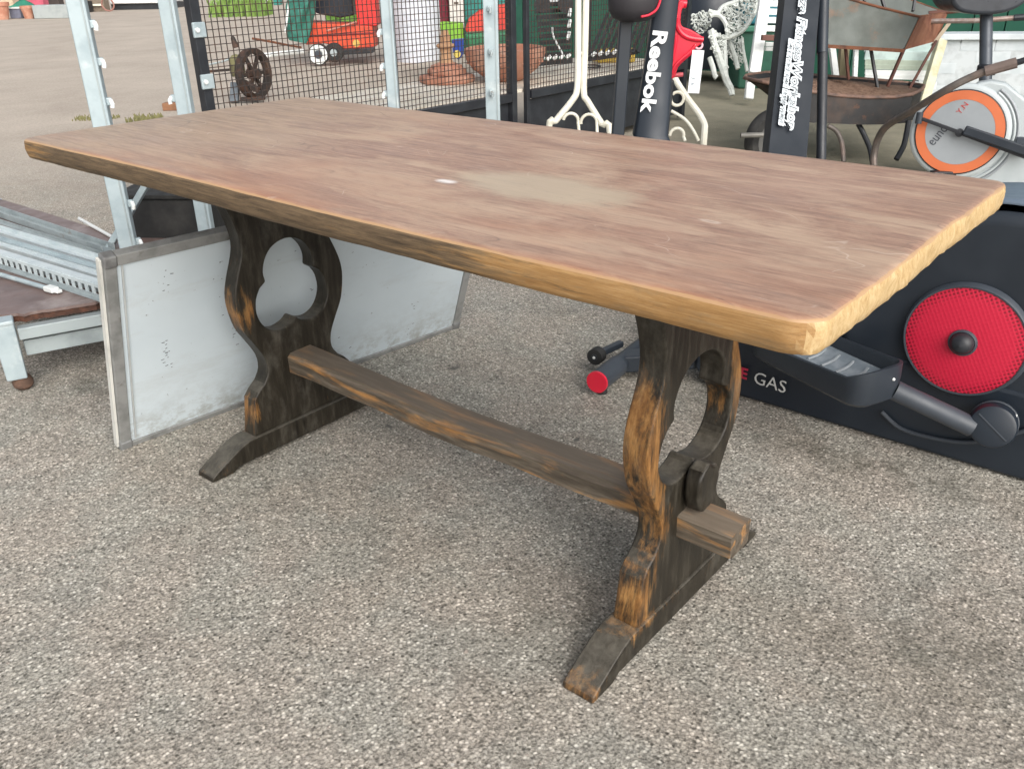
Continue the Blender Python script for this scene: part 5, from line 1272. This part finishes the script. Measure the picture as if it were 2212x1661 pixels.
# ================================================================ YARD BEHIND THE TRAILER
def engine():
    D = 7.55
    o = empty('cast_iron_engine', foot(530, 170, D), ANG, 'rusty cast iron stationary engine with a spoked flywheel, seen through the mesh', 'engine')
    Mi = mat('dark_cast_iron', (.035, .028, .025), .7, .3, (.085, .045, .03), 12, bs=.5, dirt=(.16, .10, .07))
    fc = pd(548, 160, D); m = frame(fc, RH) @ Matrix.Rotation(R(66), 4, 'Z') @ Matrix.Rotation(PI / 2, 4, 'X')
    MB(m).lathe([(.165, -.03), (.205, -.035), (.21, 0), (.205, .035), (.165, .03), (.165, -.03)], None, 32, cap=False).build('flywheel_rim', Mi, o)
    for k in range(6):
        a = 2 * PI * k / 6; MB(m).bar((.03 * math.cos(a), .03 * math.sin(a), 0), (.17 * math.cos(a), .17 * math.sin(a), 0), .03, .02, (0, 0, 1)).build('spoke', Mi, o)
    MB(m).lathe([(0, -.05), (.045, -.05), (.045, .05), (0, .05)], None, 16).build('hub', Mi, o)
    MB().lathe([(0, 0), (.06, 0), (.065, .05), (.06, .14), (.03, .17), (0, .18)], frame(pd(515, 165, D), RH), 16).build('cylinder', mat('olive_iron', (.20, .19, .09), .7, .1, (.10, .09, .05), 14), o)
    MB().bar(pd(452, 155, D), pd(510, 150, D), .02, .02).build('shaft', Mi, o)
    MB().tube(smooth_line([pd(452, 140, D), pd(480, 134, D), pd(515, 122, D)], 3), .008, 8).build('pipe', M_galv_dull, o)
    MB().bar(pd(508, 180, D), pd(506, 222, D), .07, .05, FH).build('pedestal', mat('slate_iron', (.10, .12, .14), .6), o, bev=.005)
    MB().bar(pd(520, 215, D), pd(572, 212, D), .05, .03).build('bed', Mi, o, bev=.004)
    MB().bar(pd(525, 178, D - .05), pd(560, 196, D - .05), .05, .05).build('crankcase', Mi, o, bev=.01)
    MB().lathe([(0, 0), (.03, 0), (.02, .08), (.008, .10), (0, .1)], frame(pd(510, 104, D), RH + Vector((0, 0, .2))), 10).build('lever', Mi, o)
engine()
def pole():
    o = empty('silver_pole', foot(610, 118, 8.8), ANG, 'bent silver and white pole lying between the engine and the red mower', 'pole')
    MB().tube([pd(560, 121, 8.9), pd(580, 120, 8.9), pd(610, 116, 9.1), pd(655, 112, 9.5)], .025, 10).build('tube', M_white, o)
    MB().tube(smooth_line([pd(545, 84, 9.4), pd(580, 90, 9.4), pd(620, 98, 9.6), pd(650, 103, 9.8)], 4), .012, 8).build('handle', M_rust, o)
pole()
def mower():
    D = 10.3
    o = empty('red_ride_on_mower', foot(735, 110, D), ANG, 'orange red ride-on garden machine with one white wheel, behind the mesh', 'garden machine')
    P = pd
    Mo = mat('orange_red_paint', (.62, .075, .03), .45, 0, (.50, .05, .025), 6); Mr = mat('bright_red_paint', (.66, .03, .025), .45)
    def slab(poly, t, mt, nm, d=D):
        m = frame(P(735, 80, d), RH) @ Matrix.Rotation(PI / 2, 4, 'X'); k = d / FPX
        MB(m).prism([((x - 735) * k, (80 - y) * k * 1.1) for x, y in poly], -t, 0).build(nm, mt, o, bev=.015)
    slab([(656, 52), (700, 56), (760, 58), (806, 62), (806, 102), (760, 106), (730, 100), (700, 92), (658, 94)], .5, Mo, 'body')
    slab([(772, -40), (815, -40), (817, 62), (774, 62)], .35, Mr, 'red_hopper')
    slab([(668, -30), (768, -30), (768, 42), (740, 46), (700, 40), (668, 30)], .4, M_navy, 'seat_block', D + .25)
    slab([(663, 76), (806, 73), (806, 77), (663, 80)], .515, mat('dark_red', (.2, .02, .02), .5), 'trim_line', D - .01)
    for x, y, r_, mt, mt2, nm in ((689, 118, .105, M_white, M_greyplas, 'front_wheel'), (722, 114, .095, M_rubber, M_galv_dull, 'rear_wheel')):
        m = frame(P(x, y, D - .15), RH) @ Matrix.Rotation(PI / 2, 4, 'X')
        w_ = MB(m).lathe([(r_ * .4, -.05), (r_, -.05), (r_ * 1.05, 0), (r_, .05), (r_ * .6, .055), (r_ * .4, .04)], None, 28).build(nm, mt, o)
        MB(m).lathe([(0, .04), (r_ * .45, .045), (r_ * .4, .058), (0, .06)], None, 16).build('wheel_hub', mt2, w_)
        MB(m).lathe([(r_ * .98, -.052), (r_ * 1.1, -.04), (r_ * 1.12, 0), (r_ * 1.1, .04), (r_ * .98, .048)], None, 28, cap=False).build('tyre', M_rubber, w_)
    MB().bar(P(735, 112, D), P(808, 108, D), .25, .06).build('cutting_deck', M_black, o, bev=.01)
    MB().tube([P(705, 68, D - .1), P(745, 56, D - .1), P(770, 48, D - .1)], .012, 8).build('lever', mat('pink_lever', (.5, .2, .15), .5), o)
    MB().lathe([(0, 0), (.04, .0), (.04, .03), (0, .03)], frame(P(770, 94, D - .2), RH) @ Matrix.Rotation(PI / 2, 4, 'X'), 12).build('lamp', mat('amber', (.6, .4, .1), .4), o)
    return o
mower()
def sack():
    D = 10.2; o = empty('green_folded_parasol', foot(640, 85, D), ANG, 'green folded cloth and white edged panel standing left of the red machine', 'parasol')
    m = frame(pd(642, 85, D), RH + Vector((0, 0, -.25)), Vector((RH.x * .22, RH.y * .22, 1)))
    rnd = random.Random(2)
    vs = []; fs = []; n = 20; H_ = 12
    for j in range(H_ + 1):
        for i in range(n):
            a = 2 * PI * i / n; r_ = (.10 + .05 * j / H_) * (1 + .22 * math.sin(i * 5 + j * .5) + rnd.uniform(-.06, .06)); vs.append((r_ * math.cos(a) * 1.1, r_ * math.sin(a), -.02 + .68 * j / H_))
    for j in range(H_):
        for i in range(n): fs.append((j * n + i, j * n + (i + 1) % n, (j + 1) * n + (i + 1) % n, (j + 1) * n + i))
    fs += [tuple(range(n))[::-1], tuple(H_ * n + i for i in range(n))]
    MB(m).add(vs, fs).build('cloth', mat('green_cloth', (.022, .135, .10), .7, 0, (.05, .2, .16), 9), o)
    MB(m).bar((-.13, -.06, .05), (-.12, -.06, .68), .02, .03, (0, 1, 0)).build('white_edge', M_white, o)
sack()
def basket():
    D = 10.4; c = foot(903, 130, D)
    o = empty('white_laundry_basket', gp(903, 132), ANG, 'tall white tapered basket standing on the yard behind the mesh', 'basket'); m = MW[o.name]
    Mb_ = mat('white_wicker', (.72, .74, .80), .6, 0, (.62, .65, .72), 30)
    MB(m).lathe([(0, 0), (.25, 0), (.255, .02), (.305, .70), (.315, .72), (.30, .72), (.24, .03), (0, .02)], None, 32).build('body', Mb_, o)
    for k in range(9): MB(m).torus((0, 0, .08 + k * .075), .257 + k * .0058, .005, (0, 0, 1), 28, 6).build('weave_band', Mb_, o)
    MB(m).lathe([(.30, .70), (.325, .70), (.325, .735), (.30, .735)], None, 32, cap=False).build('rim', Mb_, o)
basket()
def stuff_row():
    P = pd
    def slab(name, poly, d, t, mt, label, cat, part='body', bev=.01):
        xs = [q[0] for q in poly]; ys = [q[1] for q in poly]; cx = sum(xs) / len(xs); cy = sum(ys) / len(ys)
        o = empty(name, foot(cx, cy, d), ANG, label, cat); m = frame(P(cx, cy, d), RH) @ Matrix.Rotation(PI / 2, 4, 'X'); k = d / FPX
        MB(m).prism([((x - cx) * k, (cy - y) * k * 1.1) for x, y in poly], -t, 0).build(part, mt, o, bev=bev); return o, m, k
    # poster-like panel, plant bag, blue packet
    o, m, k = slab('patterned_white_panel', [(969, -60), (1001, -60), (1001, 52), (969, 50)], 8.6, .02, mat('off_white_panel', (.62, .60, .56), .6, 0, (.50, .48, .44), 20), 'off-white panel with a column of dark marks, standing behind the terracotta plinth', 'panel', bev=.002)
    for j in range(6): MB(m).box((0 + .01 * (j % 2), -.02 + .055 * j - .03, .002), (.045, .018, .003)).build('dark_mark', mat('mark_brown', (.12, .09, .07), .7), o)
    slab('green_bag', [(950, 52), (1000, 54), (1002, 94), (955, 92)], 8.4, .15, mat('lime_bag', (.20, .42, .035), .6, 0, (.12, .30, .03), 10), 'bright green plastic bag behind the terracotta plinth', 'bag', bev=.02)
    slab('dark_red_box', [(948, -10), (968, -10), (968, 50), (950, 50)], 8.8, .15, mat('dark_red_box', (.22, .01, .03), .5), 'narrow dark red box between the white basket and the marked panel', 'box')
    o, m, k = slab('blue_packet', [(976, 90), (1003, 88), (1000, 118), (990, 127), (980, 122)], 7.2, .05, mat('blue_packet', (.02, .055, .30), .4), 'blue packet with a yellow patch beside the terracotta plinth', 'packet', bev=.006)
    MB(m).lathe([(0, 0), (.030, 0), (.03, .003), (0, .003)], Matrix.Translation((-.01, -.03, .001)), 12).build('yellow_patch', mat('yellow_patch', (.7, .55, .12), .5), o)
    # red and green hull-like shells
    o, m, k = slab('red_toy_boat', [(1003, 62), (1012, 42), (1035, 28), (1070, 20), (1112, 16), (1112, 70), (1060, 74), (1010, 70)], 8.3, .3, mat('tomato_red', (.62, .055, .035), .5, 0, (.5, .04, .03), 5), 'red rounded plastic hull above the terracotta bowl', 'plastic hull', bev=.04)
    slab('green_tub', [(1003, 76), (1112, 72), (1112, 108), (1015, 110)], 8.0, .3, mat('leaf_green_plastic', (.03, .16, .07), .5, 0, (.02, .09, .05), 6), 'green plastic tub under the red hull behind the terracotta bowl', 'tub', bev=.03)
    slab('teal_sheet', [(1003, -40), (1115, -40), (1115, 14), (1003, 36)], 8.6, .05, M_teal, 'teal plastic sheet behind the red hull', 'sheet')
stuff_row()

# far row of garden goods (about twenty metres off)
def far_row():
    def B(name, x, y, w_, h, mt, label, cat, dpt=.35, part='body', z=0, taper=1.0, bev=.02):
        p = gp(x, y); dep = (p - CAM).dot(FW); k = dep / FPX
        o = empty(name, p, ANG, label, cat); m = MW[o.name]
        MB(m).box((0, dpt / 2, z + h / 2), (w_ * k, dpt, h), taper=taper).build(part, mt, o, bev=bev); return o, m, k
    def rimmed(r, nm, o, m, h, mt): MB(m).torus((0, .15, h), r, .02, (0, 0, 1), 20, 6).build(nm, mt, o)
    B('beige_cabinet', 16, 27, 34, 1.0, mat('beige_paint', (.52, .42, .30), .7), 'beige cabinet at the far left edge of the yard', 'cabinet', bev=.01)
    for x, y, r, lab in ((6, 43, .20, 'leftmost terracotta pot of the far row'), (64, 41, .15, 'small terracotta pot between the grey crate and the grey trough')):
        p = gp(x, y); o = empty('terracotta_pot', p, ANG, lab, 'plant pot', 'terracotta pots in the far row'); m = MW[o.name]
        MB(m).lathe([(0, 0), (r * .7, 0), (r, r * 1.5), (r * 1.1, r * 1.5), (r * 1.1, r * 1.9), (r * .95, r * 1.9), (r * .8, r * .4), (0, r * .3)], None, 20).build('pot', M_terra, o)
    o, m, k = B('grey_crate', 35, 41, 24, .22, mat('slate_blue_crate', (.17, .18, .24), .6), 'slate grey crate with a pale lid in the far row', 'crate'); MB(m).box((0, .17, .235), (26 * k, .38, .03)).build('lid', M_white, o)
    o, m, k = B('pink_bins', 62, 24, 70, .55, mat('faded_pink', (.50, .10, .15), .6, 0, (.35, .06, .1), 2), 'faded pink plastic tubs at the back of the far row', 'tub')
    rnd = random.Random(11)
    p = gp(62, 36); o = empty('green_tarpaulin', p, ANG, 'crumpled green tarpaulin draped over the tubs in the far row', 'tarpaulin'); m = MW[o.name]
    vs = []; fs = []; nx, ny = 12, 6
    for j in range(ny + 1):
        for i in range(nx + 1): vs.append((-.65 + 1.3 * i / nx, .1 + .5 * j / ny, .19 + .14 * math.sin(i * .55) * (j / ny + .3) + rnd.uniform(-.02, .02)))
    for j in range(ny):
        for i in range(nx): a = j * (nx + 1) + i; fs.append((a, a + 1, a + nx + 2, a + nx + 1))
    s_ = MB(m).add(vs, fs).build('cloth', mat('tarp_green', (.03, .22, .14), .6), o); sm = s_.modifiers.new('thickness', 'SOLIDIFY'); sm.thickness = .03
    B('grey_stone_trough', 120, 41, 92, .30, mat('grey_stone', (.33, .36, .36), .8, 0, (.26, .29, .29), 4), 'long grey stone trough in the far row behind the leftmost galvanised post', 'trough')
    B('white_basin', 92, 36, 22, .20, mat('dusty_white_basin', (.5, .52, .46), .7), 'small dusty white basin in front of the grey trough', 'basin')
    B('dark_crate', 100, 20, 60, .5, mat('dark_brown_crate', (.07, .055, .05), .8), 'dark brown crate stacked behind the grey trough', 'crate')
    B('scrap_motor', 184, 28, 16, .28, M_rubber, 'small black scrap motor just right of the leftmost post', 'motor')
    o, m, k = B('wooden_bench', 210, 26, 36, .42, mat('olive_wood', (.20, .16, .12), .8), 'olive brown wooden chest in the far row between two posts', 'chest', bev=.01)
    MB(m).box((.05, -.05, .17), (24 * k, .05, .05)).build('pale_rail', M_cream, o)
    p = gp(236, 27); o = empty('rusty_hoop', p, ANG, 'pinkish rusty iron hoop leaning in the far row', 'hoop'); m = MW[o.name]
    MB(m).torus((0, 0, .19), .16, .022, (0, 1, .1), 24, 6).build('ring', mat('pink_rust', (.32, .16, .13), .8), o)
    o, m, k = B('parked_van', 300, 22, 120, .14, mat('van_white', (.78, .79, .80), .3), 'white front of a parked vehicle behind the yard goods, between the first two posts', 'vehicle', dpt=1.5, z=.16, bev=.03)
    MB(m).box((0, .8, .075), (122 * k, 1.4, .15)).build('dark_sill', M_black, o); MB(m).box((0, .85, .45), (112 * k, 1.3, .30)).build('grille', M_greyplas, o, bev=.03)
    MB(m).tube([(-.4, .15, .09), (-.4, .35, .09)], .10, 16).build('wheel', M_rubber, o); MB(m).tube([(.45, .15, .09), (.45, .35, .09)], .10, 16).build('wheel', M_rubber, o)
    B('garden_clutter_panel', 545, 12, 60, .3, M_white, 'white garden table end above the grass strip', 'garden table', bev=.01)
    B('teal_pot', 668 - 70, 12, 14, .3, M_teal, 'small teal pot beyond the grass strip', 'plant pot')
    B('grey_shed', 560, -22, 900, 1.6, mat('grey_shed_boards', (.28, .27, .25), .8, 0, (.2, .2, .19), 3), 'long low grey shed closing the far side of the yard', 'shed', dpt=2, bev=0)
far_row()
def tuft(name, x, y, w_, h, n, label, cols, d_=.3, kind='stuff', cat='grass', seed=1, lw=.02, parent=None):
    rnd = random.Random(seed); p = gp(x, y); dep = (p - CAM).dot(FW); k = dep / FPX; b = MB(); 
    for _ in range(n):
        q = p + RH * rnd.uniform(-w_ * k / 2, w_ * k / 2) + FH * rnd.uniform(0, d_); hh_ = h * rnd.uniform(.4, 1.1); lean = RH * rnd.uniform(-.35, .35) * hh_ + FH * rnd.uniform(-.35, .35) * hh_
        s_ = RH * lw * rnd.uniform(.5, 1.2); mid = q + lean * .4 + Vector((0, 0, hh_ * .6)); tip = q + lean + Vector((0, 0, hh_))
        b.add([q - s_ * .6, q + s_ * .6, mid + s_, mid - s_, tip], [(0, 1, 2, 3), (3, 2, 4)])
    o = b.build(name, cols, None, smooth=False); o['kind'] = kind; o['label'] = label; o['category'] = cat; return o
tuft('grass_strip', 510, 38, 120, .45, 300, 'strip of bright green grass at the far side of the yard', mat('bright_grass', (.17, .27, .055), .7, 0, (.10, .19, .04), 3), 1.2, lw=.03, seed=2)
tuft('green_foliage', 735, 55, 60, .4, 220, 'green leafy growth behind the red machine', mat('yard_leaf', (.10, .22, .03), .7), .8, lw=.03, seed=3)
tuft('weeds', 300, 268, 60, .05, 160, 'dry weeds growing along the joint in the yard behind the left end of the table', mat('dry_weeds', (.20, .19, .08), .8, 0, (.12, .12, .05), 20), .25, lw=.006, seed=4)
tuft('weeds', 200, 262, 90, .035, 120, 'dry weeds growing along the joint in the yard behind the left end of the table', mat('dry_weeds', (.20, .19, .08), .8), .15, lw=.006, seed=5)
o = empty('brown_block', gp(377, 238), ANG, 'small brown brick lying beside the wide galvanised post', 'brick'); m = MW[o.name]
MB(m).box((0, 0, .03), (.16, .1, .06)).build('block', mat('brown_brick', (.26, .13, .07), .85), o, bev=.006)
# loose grit and small stones scattered on the yard near the table
def grit():
    rnd = random.Random(21); b = MB(); 
    for _ in range(4200):
        x = rnd.uniform(-1.2, 2.6); y = rnd.uniform(-.9, 2.4); r_ = rnd.uniform(.0012, .0034) * (1.8 if rnd.random() < .03 else 1)
        if y < -.5 and x > 1.4: pass
        a = rnd.random() * 6; q = []
        for k in range(4): q.append((x + r_ * math.cos(a + k * PI / 2) * rnd.uniform(.7, 1.3), y + r_ * math.sin(a + k * PI / 2) * rnd.uniform(.7, 1.3), 0))
        b.add(q + [(x, y, r_ * .8)], [(0, 1, 4), (1, 2, 4), (2, 3, 4), (3, 0, 4)])
    o = b.build('loose_grit', mat('grit', (.46, .42, .37), .9, 0, (.22, .19, .165), 90, .45, .55), None, smooth=False); o['kind'] = 'stuff'; o['label'] = 'loose pale grit scattered over the yard surface'; o['category'] = 'grit'
grit()
